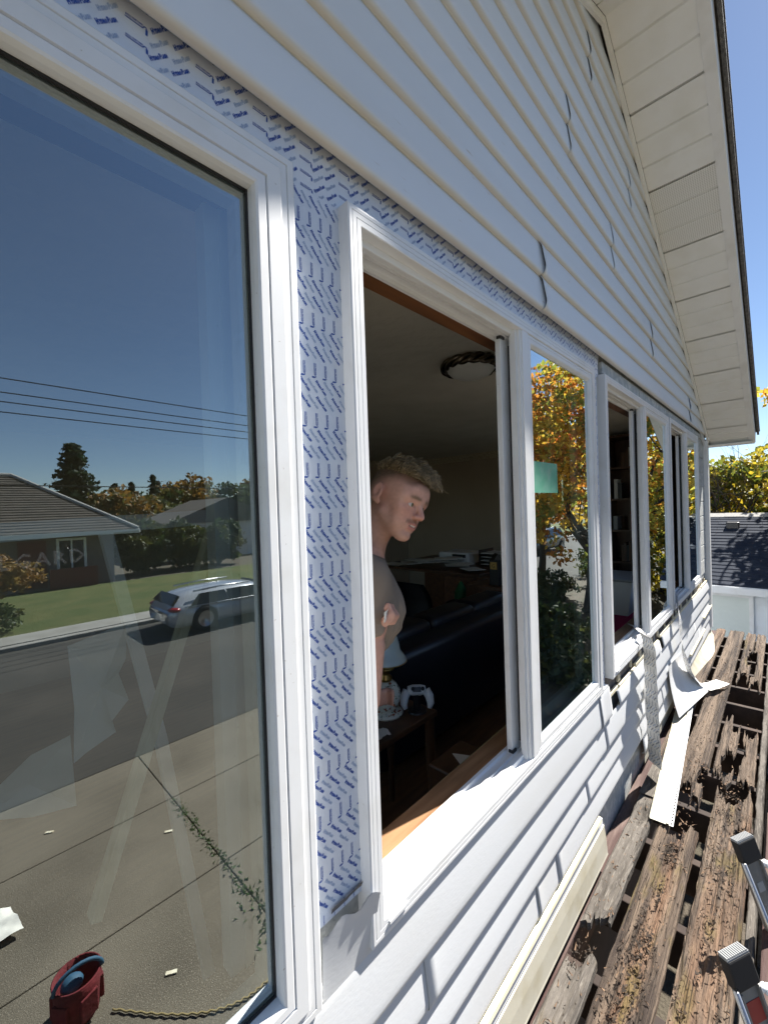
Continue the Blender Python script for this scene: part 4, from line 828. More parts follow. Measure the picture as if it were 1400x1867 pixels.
B.cone(hp(0, -0.025, -0.060), NB, 0.053, 0.060, 0.022)
# torso, arms, legs
SH = {s: NB+tr_*s*0.175+np.array([0, 0, -0.045]) for s in (-1, 1)}
HIP = NB+np.array([-0.27, 0.13, -0.55])+0*tf
B.cone(NB+np.array([0, 0, -0.02]), NB+tf*0.0-np.array([0, 0, 0.16]), 0.075, 0.125, 0.05)
for s in (-1, 1): B.cone(NB+np.array([0, 0, -0.05]), SH[s], 0.055, 0.058, 0.05); B.cone(NB+tr_*s*0.085-np.array([0, 0, 0.14]), HIP+tr_*s*0.085, 0.105, 0.105, 0.06)
EL = {1: FIST+np.array([-0.075, 0.0, -0.200]), -1: SH[-1]+np.array([-0.02, 0.05, -0.28])}
WR = {1: FIST+np.array([-0.022, 0.0, -0.066]), -1: EL[-1]+tf*0.04-np.array([0, 0, 0.24])}
for s in (-1, 1):
    B.cone(SH[s], EL[s], 0.052, 0.040, 0.03); B.cone(EL[s], WR[s], 0.041, 0.027, 0.02)
# right fist holding a scrap: palm, four curled fingers and thumb
fd = (FIST-WR[1]); fd /= np.linalg.norm(fd); fs_ = np.array([-0.8, -0.55, 0.35]); fs_ -= fd*(fs_@fd); fs_ /= np.linalg.norm(fs_); fn_ = np.cross(fd, fs_)   # fs_: thumb side up
if fn_@(CAM-FIST) > 0: fn_ = -fn_
B.ell(FIST-fd*0.016, (0.040, 0.042, 0.023), np.stack([fd, fs_, fn_]), 0.012)
for i, (o_, L_) in enumerate(((0.034, 0.95), (0.0115, 1.05), (-0.0115, 1.0), (-0.033, 0.85))):
    k1 = FIST+fd*0.026+fs_*o_; k2 = k1+fd*0.020*L_-fn_*0.020; k3 = k2-fd*0.022*L_-fn_*0.018; k4 = k3-fd*0.020+fn_*0.006
    B.cone(k1, k2, 0.0112, 0.0104, 0.004); B.cone(k2, k3, 0.0104, 0.0096, 0.003); B.cone(k3, k4, 0.0096, 0.009, 0.003)
B.cone(FIST-fd*0.03+fs_*0.028-fn_*0.008, FIST+fd*0.004+fs_*0.046-fn_*0.020, 0.012, 0.0105, 0.008); B.cone(FIST+fd*0.004+fs_*0.046-fn_*0.020, FIST+fd*0.030+fs_*0.040-fn_*0.034, 0.0105, 0.0085, 0.004)
# left hand, relaxed
lw = WR[-1]; B.ell(lw+tf*0.05, (0.045, 0.035, 0.03), None, 0.012)
for i in range(4): p = lw+tf*0.085+np.array([0, 0, 0.024-0.016*i]); B.cone(p, p+tf*0.035-tr_*0.01, 0.010, 0.009, 0.004); B.cone(p+tf*0.035-tr_*0.01, p+tf*0.052+tr_*0.012, 0.009, 0.008, 0.004)
for s in (-1, 1):
    h_ = HIP+tr_*s*0.09; kn = np.array([h_[0]+0.02, h_[1]+0.0, 1.98])+tf*0.03; an = np.array([h_[0], h_[1]+0.02, 1.58]); B.cone(h_, kn, 0.090, 0.058, 0.05); B.cone(kn, an, 0.056, 0.040, 0.02); B.cone(an-np.array([0, 0, 0.035]), an+tf*0.14-np.array([0, 0, 0.045]), 0.038, 0.032, 0.02)
V, Fq = surface_nets(B.D, xs, ys, zs)
# colours of the skin itself: lips, brows, moustache, cropped sides of the hair
L = (V-HC)@HM.T; x_, y_, z_ = L[:, 0], L[:, 1], L[:, 2]
c = np.tile(np.array([0.54, 0.30, 0.225]), (len(V), 1))
def blend(mask, col):
    global c
    c = c*(1-mask[:, None])+np.array(col)*mask[:, None]
def g(dx, dy, dz): return np.exp(-(dx*dx+dy*dy+dz*dz))
near = np.linalg.norm(L, axis=1) < 0.17
for s in (-1, 1): blend(0.40*g((x_-s*0.040)/0.026, (y_-0.07)/0.05, (z_+0.028)/0.026)*near, (0.52, 0.20, 0.155)); blend(0.5*g((x_-s*0.08)/0.02, (y_+0.015)/0.03, z_/0.04)*near, (0.50, 0.22, 0.165))
blend(0.45*g(x_/0.017, (y_-0.112)/0.022, (z_+0.030)/0.014)*near, (0.55, 0.20, 0.15))
lip = near & (np.abs(x_) < 0.025) & (y_ > 0.082); blend(np.where(lip, 0.75*np.exp(-((z_+0.0575+0.10*x_*0)/0.0052)**2), 0), (0.42, 0.13, 0.115)); blend(np.where(lip & (np.abs(x_) < 0.02), 0.75*np.exp(-((z_+0.072)/0.0058)**2), 0), (0.45, 0.15, 0.13))
blend(np.where(near & (np.abs(x_) < 0.019) & (y_ > 0.075), 0.95*np.exp(-((z_+0.0645)/0.0026)**4), 0), (0.10, 0.03, 0.028)); blend(np.where(near & (np.abs(x_) < 0.012) & (y_ > 0.078), 0.9*np.exp(-((z_+0.0630)/0.0020)**4), 0), (0.70, 0.66, 0.60))
nz = 0.75+0.5*fbm(x_*420, y_*260, z_*420)
blend(np.where(near & (y_ > 0.07), np.clip(nz*0.62*np.exp(-((z_+0.0475+0.22*np.abs(x_))/0.0068)**4)*(np.abs(x_) < 0.031), 0, 0.8), 0), (0.15, 0.085, 0.045))
for s in (-1, 1): blend(np.where(near & (y_ > 0.05), np.clip(nz*1.05*np.exp(-(((z_-0.0215)+0.10*(np.abs(x_-s*0.030)))/0.0058)**2)*np.exp(-((x_-s*0.031)/0.019)**4), 0, 0.8), 0), (0.12, 0.07, 0.035))
hl = 0.064-0.45*np.clip(0.035-y_, 0, 1)*1.05          # hairline falls towards the ears and nape
c *= (0.86+0.28*fbm(x_*140, y_*140, z_*140))[:, None]
fade = np.clip((z_-hl+0.018)/0.04, 0, 1)*near; blend(0.85*fade*np.clip(nz, 0, 1.1), (0.085, 0.062, 0.036))
blend(np.where(near, 0.16*np.clip((-z_-0.055)/0.03, 0, 1)*np.clip(nz-0.2, 0, 1), 0), (0.22, 0.15, 0.11))
person = thing('person', 'young man in taupe t-shirt leaning to look out of the open window', 'person', (float(NB[0]), float(NB[1]), FZ))
mesh_obj('body', V, Fq, 'skin', person, True, ('col', c))
for s in (-1, 1):
    mb = MB(); e = hp(s*0.0308, 0.0760, -0.0018); mb.ball(e, 0.0128, 16, 12); o = mb.build('eye', 'eye_white', person, smooth=True)
    look = hf*0.9+hr2*0.18*(-1)+hu2*0.0; look /= np.linalg.norm(look); mb = MB(); mb.lathe([(0.0, 0.0134), (0.0040, 0.0131), (0.0068, 0.0120), (0.007, 0.010)], e, 16, ax=look); mb.build('iris', 'iris', o, smooth=True)
# shirt
xs2 = axis_pts([(NB[0]-0.56, NB[0]+0.40, 0.0065)]); ys2 = axis_pts([(NB[1]-0.32, NB[1]+0.48, 0.0065)]); zs2 = axis_pts([(NB[2]-0.66, NB[2]+0.06, 0.0065)])
S = Field(xs2, ys2, zs2)
S.cone(NB+np.array([0, 0, -0.035]), NB-np.array([0, 0, 0.17]), 0.086, 0.138, 0.05)
for s in (-1, 1):
    S.cone(NB+np.array([0, 0, -0.055]), SH[s]+np.array([0, 0, -0.003]), 0.064, 0.068, 0.05); S.cone(NB+tr_*s*0.085-np.array([0, 0, 0.14]), HIP+tr_*s*0.09, 0.118, 0.120, 0.06); S.cone(SH[s], SH[s]+(EL[s]-SH[s])*0.38, 0.066, 0.062, 0.03)
S.ell(NB+tf*0.012+np.array([0, 0, 0.022]), (0.075, 0.075, 0.050), None, 0.008, sub=True)
for s in (-1, 1):   # open sleeve ends
    e0 = SH[s]+(EL[s]-SH[s])*0.50; S.cone(e0, e0+(EL[s]-SH[s])*0.12, 0.048, 0.05, 0.004, sub=True)
S.op(lambda P: np.linalg.norm((P-(HIP-np.array([0, 0, 0.20])))*np.array([1, 1, 1]), axis=-1)-0.19, HIP-np.array([0, 0, 0.20]), 0.19, 0.01, sub=True)
V2, F2 = surface_nets(S.D, xs2, ys2, zs2)
dv = V2-NB; wr = 0.005*np.sin(38*(dv@np.array([0.55, -0.3, 0.78]))+9*np.sin(dv@np.array([14, 8, -6])))+0.0022*np.sin(44*(dv@np.array([-0.7, 0.3, 0.55])+0.25*np.sin(dv[:, 2]*13)))
wr *= np.clip((-dv[:, 2]-0.05)/0.12, 0, 1); V2 = V2+tf[None]*wr[:, None]*0.8+np.array([0, -0.4, 0])*wr[:, None]
mesh_obj('shirt', V2, F2, 'shirt', person, True)
mb = MB(); hd = np.array([0.0, 0.0, 1.0])+tf*0.38; hd /= np.linalg.norm(hd); e1 = np.cross(hd, tr_); e1 /= np.linalg.norm(e1); e2 = np.cross(hd, e1)
mb.tube([NB+tf*0.010+np.array([0, 0, -0.004])+0.072*(math.cos(a)*e1*1.04+math.sin(a)*e2*0.98) for a in np.linspace(0, 2*math.pi, 41)], 0.0075, 8, False); mb.build('collar', 'shirt', person, smooth=True)
P_ = Field(axis_pts([(HIP[0]-0.28, HIP[0]+0.32, 0.012)]), axis_pts([(HIP[1]-0.28, HIP[1]+0.28, 0.012)]), axis_pts([(1.48, HIP[2]+0.08, 0.012)]))
P_.ell(HIP, (0.17, 0.14, 0.09), None, 0.03)
for s in (-1, 1):
    h_ = HIP+tr_*s*0.09; kn = np.array([h_[0]+0.02, h_[1], 1.98])+tf*0.03; an = np.array([h_[0], h_[1]+0.02, 1.56]); P_.cone(h_, kn, 0.102, 0.070, 0.05); P_.cone(kn, an, 0.070, 0.056, 0.02)
V3, F3 = surface_nets(P_.D, *P_.ax); mesh_obj('trousers', V3, F3, 'trousers', person, True)
# hair: cropped cap plus wavy locks on top swept forward
mb = MB(); hs_ = random.Random(3)
for i in range(4200):
    while True:
        a = hs_.uniform(-1, 1); b = hs_.uniform(-1, 1)
        if a*a+b*b < 1: break
    x0_ = a*0.062; y0_ = -0.012+b*0.088; zz = 1-(x0_/0.075)**2-((y0_+0.012)/0.097)**2
    if zz <= 0.02: continue
    z0_ = 0.034+0.086*math.sqrt(zz)
    if z0_ < 0.064-0.45*max(0, 0.035-y0_)*1.05+0.016: continue
    n0 = np.array([x0_/0.075**2, (y0_+0.012)/0.097**2, (z0_-0.034)/0.086**2]); n0 /= np.linalg.norm(n0)
    Ln = hs_.uniform(0.028, 0.056)*(0.7+0.75*max(0, min(1, (y0_+0.06)/0.12)))*(1-0.45*max(0, (y0_-0.03)/0.05))
    dirv = np.array([hs_.gauss(0, .6), 0.45+0.6*hs_.random(), hs_.uniform(-.1, .25)]); p = np.array([x0_, y0_, z0_])-n0*0.003; pts = []
    ph = hs_.uniform(0, 6.28); fr_ = hs_.uniform(1.6, 3.2); side = np.cross(n0, dirv); side /= np.linalg.norm(side); am = hs_.uniform(0.004, 0.010); clump = math.sin(x0_*130+3)*math.cos(y0_*110+1)
    for j in range(8):
        t_ = j/7; q = p+n0*((0.020+0.010*clump)*math.sin(min(1, t_*1.4)*math.pi*0.55))*(0.8+0.7*max(0, y0_/0.08))+dirv*Ln*t_*0.85-n0*0.008*t_*t_+np.array([0, 0, -1])*0.030*t_*t_*max(0, (y0_-0.01)/0.07); q = q+side*am*math.sin(ph+fr_*2*math.pi*t_*0.5*1.3)+n0*am*0.7*math.cos(ph+fr_*3.3*t_); pts.append(hp(*q))
    mb.tube(pts, [0.0012, 0.0014, 0.0014, 0.0013, 0.0012, 0.0010, 0.0008, 0.0004], 3, False)
mb.build('hair', 'hair', person, smooth=True)
mb = MB(); a_ = np.linspace(0, 1, 9); X, Y = np.meshgrid(a_, a_); base = FIST+fd*0.022+fs_*0.045-fn_*0.025
P = base[None, None]+(X[..., None]-0.5)*0.035*fd+Y[..., None]*0.042*(fs_*0.95-fd*0.2)+0.010*(fbm(X*4, Y*4, 2.0)-0.5)[..., None]*fn_; mb.grid(P); o = mb.build('paper_wad', 'paper', smooth=True); tag(o, 'white crumpled paper held in the man\'s fist', 'paper')

# ================================================================== ROTTEN DECK
DZ = 1.45
deck = thing('deck', 'narrow rotten wooden deck along the house wall', 'deck', (3.8, -0.28, 0))
def plank(x0, x1, y0, y1, material, seed, rot=(), ends=(0.0, 0.0), zt=DZ, th=0.038, rough=0.006, moss=0.0, split=0.0):
    nx = max(12, int((x1-x0)/0.011)); ny = max(8, int((y1-y0)/0.0075)); u = np.linspace(0, 1, nx); v = np.linspace(0, 1, ny)
    U, Vv = np.meshgrid(u, v, indexing='ij')
    e0 = ends[0]*(fbm(Vv*9, Vv*0+seed, 1.0, 5)-0.2)*1.6; e1 = ends[1]*(fbm(Vv*9, Vv*0+seed, 7.0, 5)-0.2)*1.6
    X = x0+e0+(x1-x0-e0-e1)*U
    wob = 0.006*(fbm(X*5, X*0+seed, 3.0)-0.5); Y = y0+(y1-y0)*Vv+wob+(np.abs(Vv-0.5) > 0.499)*0.005*(fbm(X*16, Vv*4+seed, 5.0)-0.45)
    edge = np.minimum(Vv, 1-Vv)
    Z = zt+rough*2.6*(fbm(X*3, Y*170, seed, 3)-0.5)+rough*0.9*(fbm(X*14, Y*60, seed+2, 3)-0.5)-0.010*np.clip(0.06-edge, 0, 1)/0.06*(0.5+fbm(X*14, Y*0+seed, 1.0))
    A = moss*0.7*np.clip((fbm(X*5, Y*22, seed+4)-0.55)*9, 0, 1)
    alive = np.ones_like(X, bool)
    for (rx, ry, ra, rb, amt) in rot:
        d = np.sqrt(((X-rx)/ra)**2+((Y-ry)/rb)**2)+0.9*(fbm(X*9, Y*75, seed+3)-0.47); Z = Z-0.022*np.clip(1.35-d, 0, 1)
        if amt > 0: alive &= ~(d < amt)
    cell = alive[:-1, :-1] & alive[1:, :-1] & alive[1:, 1:] & alive[:-1, 1:]
    T = np.stack([X, Y, Z], -1).reshape(-1, 3); Bm = T.copy(); Bm[:, 2] = zt-th+0.004*(fbm(Bm[:, 0]*20, Bm[:, 1]*50, seed)-0.5); N = len(T)
    idx = np.arange(nx*ny).reshape(nx, ny); F_ = []
    pad = np.zeros((nx+1, ny+1), bool); pad[1:-1, 1:-1] = cell
    I, J = np.nonzero(cell); q = np.stack([idx[I, J], idx[I+1, J], idx[I+1, J+1], idx[I, J+1]], 1); F_.append(q); F_.append(q[:, ::-1]+N)
    def side(m_, a, b):
        i, j = np.nonzero(m_); return np.stack([idx[i+a[0], j+a[1]], idx[i+b[0], j+b[1]], idx[i+b[0], j+b[1]]+N, idx[i+a[0], j+a[1]]+N], 1)
    c_ = cell
    F_.append(side(c_ & ~pad[0:-2, 1:-1], (0, 1), (0, 0))); F_.append(side(c_ & ~pad[2:, 1:-1], (1, 0), (1, 1))); F_.append(side(c_ & ~pad[1:-1, 0:-2], (0, 0), (1, 0))); F_.append(side(c_ & ~pad[1:-1, 2:], (1, 1), (0, 1)))
    F_ = np.concatenate(F_); used = np.unique(F_); mp_ = -np.ones(2*N, int); mp_[used] = np.arange(len(used))
    P = np.concatenate([T, Bm])[used]; AA = np.concatenate([A.ravel(), A.ravel()])[used]
    return mesh_obj('plank', P, mp_[F_], material, deck, False, ('moss', AA))
plank(0.5, 1.62, -0.125, -0.030, 'greywood', 1, rot=[(1.60, -0.05, 0.10, 0.05, 0.9)], ends=(0, 0.10), moss=0.6)
plank(1.66, 2.96, -0.118, -0.028, 'greywood', 2, rot=[(1.68, -0.10, 0.07, 0.05, 0.8), (2.45, -0.07, 0.10, 0.03, 0.0)], ends=(0.06, 0.01), rough=0.003, zt=DZ+0.004)
plank(2.97, 6.62, -0.105, -0.020, 'rotwood', 3, rot=[(4.2, -0.06, 0.2, 0.04, 0)], ends=(0.02, 0.02))
plank(0.5, 2.56, -0.305, -0.150, 'rotwood', 4, rot=[(2.52, -0.22, 0.10, 0.035, 0.75), (1.9, -0.23, 0.45, 0.05, 0), (1.2, -0.22, 0.5, 0.06, 0)], ends=(0, 0.12), moss=1.0, rough=0.008)
plank(2.72, 6.62, -0.278, -0.145, 'rotwood', 5, rot=[(2.80, -0.20, 0.16, 0.04, 0.7), (3.05, -0.26, 0.10, 0.03, 0.8), (4.2, -0.21, 0.9, 0.04, 0)], ends=(0.2, 0.03), rough=0.007)
plank(0.5, 3.06, -0.492, -0.338, 'rotwood', 6, rot=[(3.0, -0.40, 0.16, 0.045, 0.9), (2.0, -0.42, 0.6, 0.07, 0), (1.4, -0.47, 0.15, 0.05, 0.5), (2.65, -0.45, 0.15, 0.05, 0.35)], ends=(0, 0.18), moss=0.8, rough=0.012)
plank(2.98, 4.05, -0.390, -0.300, 'rotwood', 7, rot=[(3.3, -0.36, 0.20, 0.03, 0.85), (3.05, -0.32, 0.15, 0.03, 0.7), (3.9, -0.36, 0.25, 0.03, 0.6)], ends=(0.18, 0.25), rough=0.012)
plank(3.05, 3.95, -0.488, -0.415, 'rotwood', 8, rot=[(3.5, -0.42, 0.15, 0.02, 0.8), (3.9, -0.45, 0.2, 0.03, 0.7)], ends=(0.12, 0.22), rough=0.012)
plank(4.75, 6.6, -0.385, -0.305, 'rotwood', 9, rot=[(4.9, -0.35, 0.25, 0.035, 0.8), (5.6, -0.37, 0.3, 0.02, 0.8)], ends=(0.25, 0.05), moss=0.8, rough=0.013)
plank(4.65, 6.6, -0.475, -0.398, 'rotwood', 10, rot=[(4.75, -0.44, 0.2, 0.03, 0.8), (5.5, -0.405, 0.5, 0.02, 0.8)], ends=(0.2, 0.05), rough=0.012)
plank(0.5, 6.65, -0.532, -0.503, 'greywood', 12, zt=DZ-0.012, th=0.16, rough=0.004)
for (a, b, y) in ((0.5, 2.9, -0.566), (2.92, 6.65, -0.570)):
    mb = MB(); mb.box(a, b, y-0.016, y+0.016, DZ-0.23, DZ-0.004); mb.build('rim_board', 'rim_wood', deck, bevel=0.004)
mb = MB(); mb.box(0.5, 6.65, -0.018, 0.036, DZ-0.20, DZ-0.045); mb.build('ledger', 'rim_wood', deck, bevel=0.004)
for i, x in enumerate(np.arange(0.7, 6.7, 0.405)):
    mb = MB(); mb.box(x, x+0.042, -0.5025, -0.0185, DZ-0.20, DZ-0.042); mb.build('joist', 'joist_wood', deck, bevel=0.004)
for x in (0.8, 3.6, 6.4): mb = MB(); mb.box(x, x+0.09, -0.552, -0.46, -0.6, DZ-0.201); mb.build('post', 'greywood', deck, bevel=0.004)
# loose splinters and crumbs lying on the planks
mb = MB(); cr = random.Random(5)
for i in range(800):
    x = cr.uniform(1.0, 3.2)**1.0 if i % 4 else cr.uniform(3, 6.4); y = cr.choice([cr.uniform(-.12, -.035), cr.uniform(-.295, -.155), cr.uniform(-.28, -.16), cr.uniform(-.48, -.345), cr.uniform(-.48, -.345)])
    if x > 2.5 and (-.152 < y < -0.14): continue
    if 3.95 < x < 4.8 and y < -.3: continue
    L_ = cr.uniform(0.006, 0.030); a = cr.gauss(0, 0.7); w_ = cr.uniform(0.0012, 0.0035); z = DZ+cr.uniform(0.000, 0.007); dx, dy = math.cos(a)*L_/2, math.sin(a)*L_/2; px, py = -math.sin(a)*w_, math.cos(a)*w_; t_ = cr.uniform(-.004, .006)
    mb.add([(x-dx-px, y-dy-py, z), (x-dx+px, y-dy+py, z), (x+dx, y+dy, z+t_), (x, y, z+0.004)], [(0, 1, 3), (1, 2, 3), (2, 0, 3), (0, 2, 1)])
o = mb.build('wood_chips', 'chip'); tag(o, 'splinters and crumbs of rotten wood on the deck', 'debris', kind='stuff')

# dark crumbled rot filling the hollows of the planks
mb = MB(); cr = random.Random(15)
for i in range(4200):
    k_ = cr.random()
    if k_ < 0.42: x = cr.uniform(0.9, 2.35); y = -0.228+cr.gauss(0, 0.022)*(1.25 if x < 1.7 else 0.8)
    elif k_ < 0.85: x = cr.uniform(0.9, 2.95); y = -0.415+cr.gauss(0, 0.034)
    elif k_ < 0.93: x = cr.uniform(0.9, 1.6); y = cr.uniform(-0.115, -0.04)
    else: x = cr.uniform(3.0, 5.6); y = -0.21+cr.gauss(0, 0.03)
    if not (-0.30 < y < -0.155 or -0.485 < y < -0.345 or -0.12 < y < -0.035): continue
    if float(fbm(np.array([x*7]), np.array([y*30]), 3.0)[0]) < 0.44: continue
    r_ = cr.uniform(0.0014, 0.0046); z = DZ-0.004+cr.uniform(0, 0.007); q = [np.array([x, y, z])+np.array([cr.gauss(0, 1)*1.6, cr.gauss(0, 1), cr.gauss(0, .6)])*r_ for _ in range(4)]
    mb.add(q, [(0, 1, 2), (0, 3, 1), (1, 3, 2), (0, 2, 3)])
o = mb.build('rot_crumbs', 'crumb'); tag(o, 'dark crumbled rot lying in the hollow planks', 'debris', kind='stuff')

# ---- white perforated vinyl offcut lying on the deck
st = thing('vinyl_strip', 'white perforated vinyl trim strip lying on the rotten deck', 'trim strip', (3.2, -0.12, DZ+0.005))
pa, pb = np.array([2.44, -0.165, DZ+0.012]), np.array([4.02, -0.055, DZ+0.035]); dd = pb-pa; Ls = np.linalg.norm(dd); dd /= Ls; sd = np.array([dd[1], -dd[0], 0]); sd /= np.linalg.norm(sd)   # sd points to -y
def sp(s, w_, h): return pa+dd*s+sd*w_+np.array([0, 0, h])
mb = MB(); pr_ = [(-0.052, 0.010), (-0.050, 0.0), (0.018, 0.0), (0.022, 0.006), (0.030, 0.006), (0.031, 0.0), (0.034, 0.0)]
P = np.array([[sp(s, w_, h+0.006*math.sin(s*4)) for s in np.linspace(0, Ls, 40)] for w_, h in pr_]); mb.grid(P); mb.grid(P-np.array([0, 0, 0.0018])); mb.build('face', 'board_white', st, smooth=False)
mb = MB(); n_ = 62
for i in range(n_):
    s = Ls*(i+0.5)/n_; h = 0.006*math.sin(s*4); a = Ls/n_/2
    for w0, w1, s0, s1 in ((0.034, 0.038, -a, a), (0.044, 0.049, -a, a), (0.038, 0.044, -a, -a*0.25)):
        mb.add([sp(s+s0, w0, h), sp(s+s1, w0, h), sp(s+s1, w1, h), sp(s+s0, w1, h), sp(s+s0, w0, h-0.0015), sp(s+s1, w0, h-0.0015), sp(s+s1, w1, h-0.0015), sp(s+s0, w1, h-0.0015)], [(0, 1, 2, 3), (7, 6, 5, 4), (0, 4, 5, 1), (2, 6, 7, 3), (1, 5, 6, 2), (3, 7, 4, 0)])
mb.build('nail_hem', 'vinyl', st)
mb = MB(); mb.box(2.62, 2.95, -0.118, -0.028, DZ+0.010, DZ+0.013); o = mb.build('shingle_scrap', 'greywood'); tag(o, 'grey shingle scrap on the plank below the hanging tape', 'scrap')
o.rotation_euler = (0, 0, 0.0)

# ---- hanging strips of printed tape
def ribbon(name, label, C_, Wd, width, grp=None, back=True, flip=False, nprint=True):
    C_ = np.array(C_, float); Wd = np.array(Wd, float); n0 = len(C_); t0 = np.linspace(0, 1, n0); t1 = np.linspace(0, 1, 90)
    def smooth(A):
        A = np.stack([np.interp(t1, t0, A[:, k_]) for k_ in range(3)], 1)
        for _ in range(14): A[1:-1] = 0.25*A[:-2]+0.5*A[1:-1]+0.25*A[2:]
        return A
    Cs, Ws = smooth(C_), smooth(Wd); Ws /= np.linalg.norm(Ws, axis=1)[:, None]; sl_ = np.concatenate([[0], np.cumsum(np.linalg.norm(np.diff(Cs, axis=0), axis=1))])
    Tn = np.gradient(Cs, axis=0); Nn = np.cross(Tn, Ws); Nn /= np.linalg.norm(Nn, axis=1)[:, None]
    def at(s, t_, d):
        s = np.atleast_1d(s); t_ = np.atleast_1d(t_); f_ = lambda A: np.stack([np.interp(s, sl_, A[:, k_]) for k_ in range(3)], -1)
        cr_ = 0.004*np.sin(s*60+t_*40)+0.05*(t_*0); return f_(Cs)+f_(Ws)*t_[..., None]+f_(Nn)*(d+cr_*0.4)[..., None]
    Sg, Tg = np.meshgrid(np.linspace(0, sl_[-1], 110), np.linspace(-width/2, width/2, 7))
    root = thing(name, label, 'flashing tape', tuple(Cs[0]), grp)
    for d, mt, nm in ((0.0, 'tape_back', 'strip'), (0.0008, 'tape_back', 'release_liner')):
        mb = MB(); mb.grid(np.array([at(Sg[i], Tg[i], np.full(Sg.shape[1], d)) for i in range(7)])); mb.build(nm, mt, root, smooth=True)
    sgn = -1 if flip else 1
    for dd_ in (-0.0012, 0.0020): tape_print(0.004, sl_[-1]-0.004, -width/2+0.002, width/2-0.002, lambda a, b: at(a, b*(1 if dd_ < 0 else -1), np.full(len(a), dd_)), 0.01, 'print_dark', 'print_grey', root, 0.01)
    return root
# strip over the sill of the middle slider
ribbon('flashing_tape', 'printed tape strip hanging straight down from the middle window sill', [(3.10, 0.10, 2.262), (3.02, 0.06, 2.285), (2.93, 0.02, 2.292), (2.85, -0.03, 2.285), (2.815, -0.055, 2.24), (2.81, -0.058, 2.10), (2.82, -0.06, 1.90), (2.83, -0.062, 1.70), (2.845, -0.064, 1.52)],
       [(0.75, 0.66, 0.0), (0.75, .66, 0), (0.72, .7, 0), (0.70, .72, 0), (0.68, .73, 0), (0.68, .73, 0), (0.68, .73, 0), (0.66, .75, 0), (0.66, .75, 0)], 0.105, flip=True)
ribbon('flashing_tape', 'twisted tape strip trailing from the farthest window onto the deck', [(4.35, 0.08, 2.27), (4.2, 0.04, 2.29), (4.05, 0.0, 2.285), (3.93, -0.035, 2.20), (3.92, -0.045, 2.05), (3.97, -0.055, 1.85), (4.10, -0.075, 1.66), (4.30, -0.115, 1.51), (4.47, -0.17, 1.475), (4.62, -0.235, 1.482)],
       [(0.7, 0.7, 0), (0.7, .7, 0), (0.9, .4, 0), (1, 0.1, 0.1), (1, -0.1, 0.1), (0.85, 0.45, 0.1), (0.7, 0.65, 0.2), (0.55, 0.75, 0.3), (0.4, 0.9, 0.1), (0.35, 0.93, 0.05)], 0.10, flip=True)
# bent loose panel and liner behind the trailing tape
mb = MB(); u = np.linspace(0, 1, 20); P = np.array([[(3.62+0.62*a, -0.012-0.16*b*b*(0.35+0.65*a), 1.86-0.36*b-0.05*a+0.06*b*a) for a in u] for b in np.linspace(0, 1, 14)]); mb.grid(P); mb.grid(P+np.array([0, 0.002, 0])); o = mb.build('bent_panel', 'vinyl', smooth=True); tag(o, 'bent white vinyl piece curling out under the trailing tape', 'vinyl piece')
mb = MB(); P = np.array([[(2.86+0.10*a+0.03*b, -0.012-0.045*a*b, 1.98-0.22*b*(1-0.35*a)) for a in np.linspace(0, 1, 6)] for b in np.linspace(0, 1, 10)]); mb.grid(P); o = mb.build('tape_liner', 'tape_back', smooth=True); tag(o, 'small triangular white liner behind the hanging tape', 'tape liner')

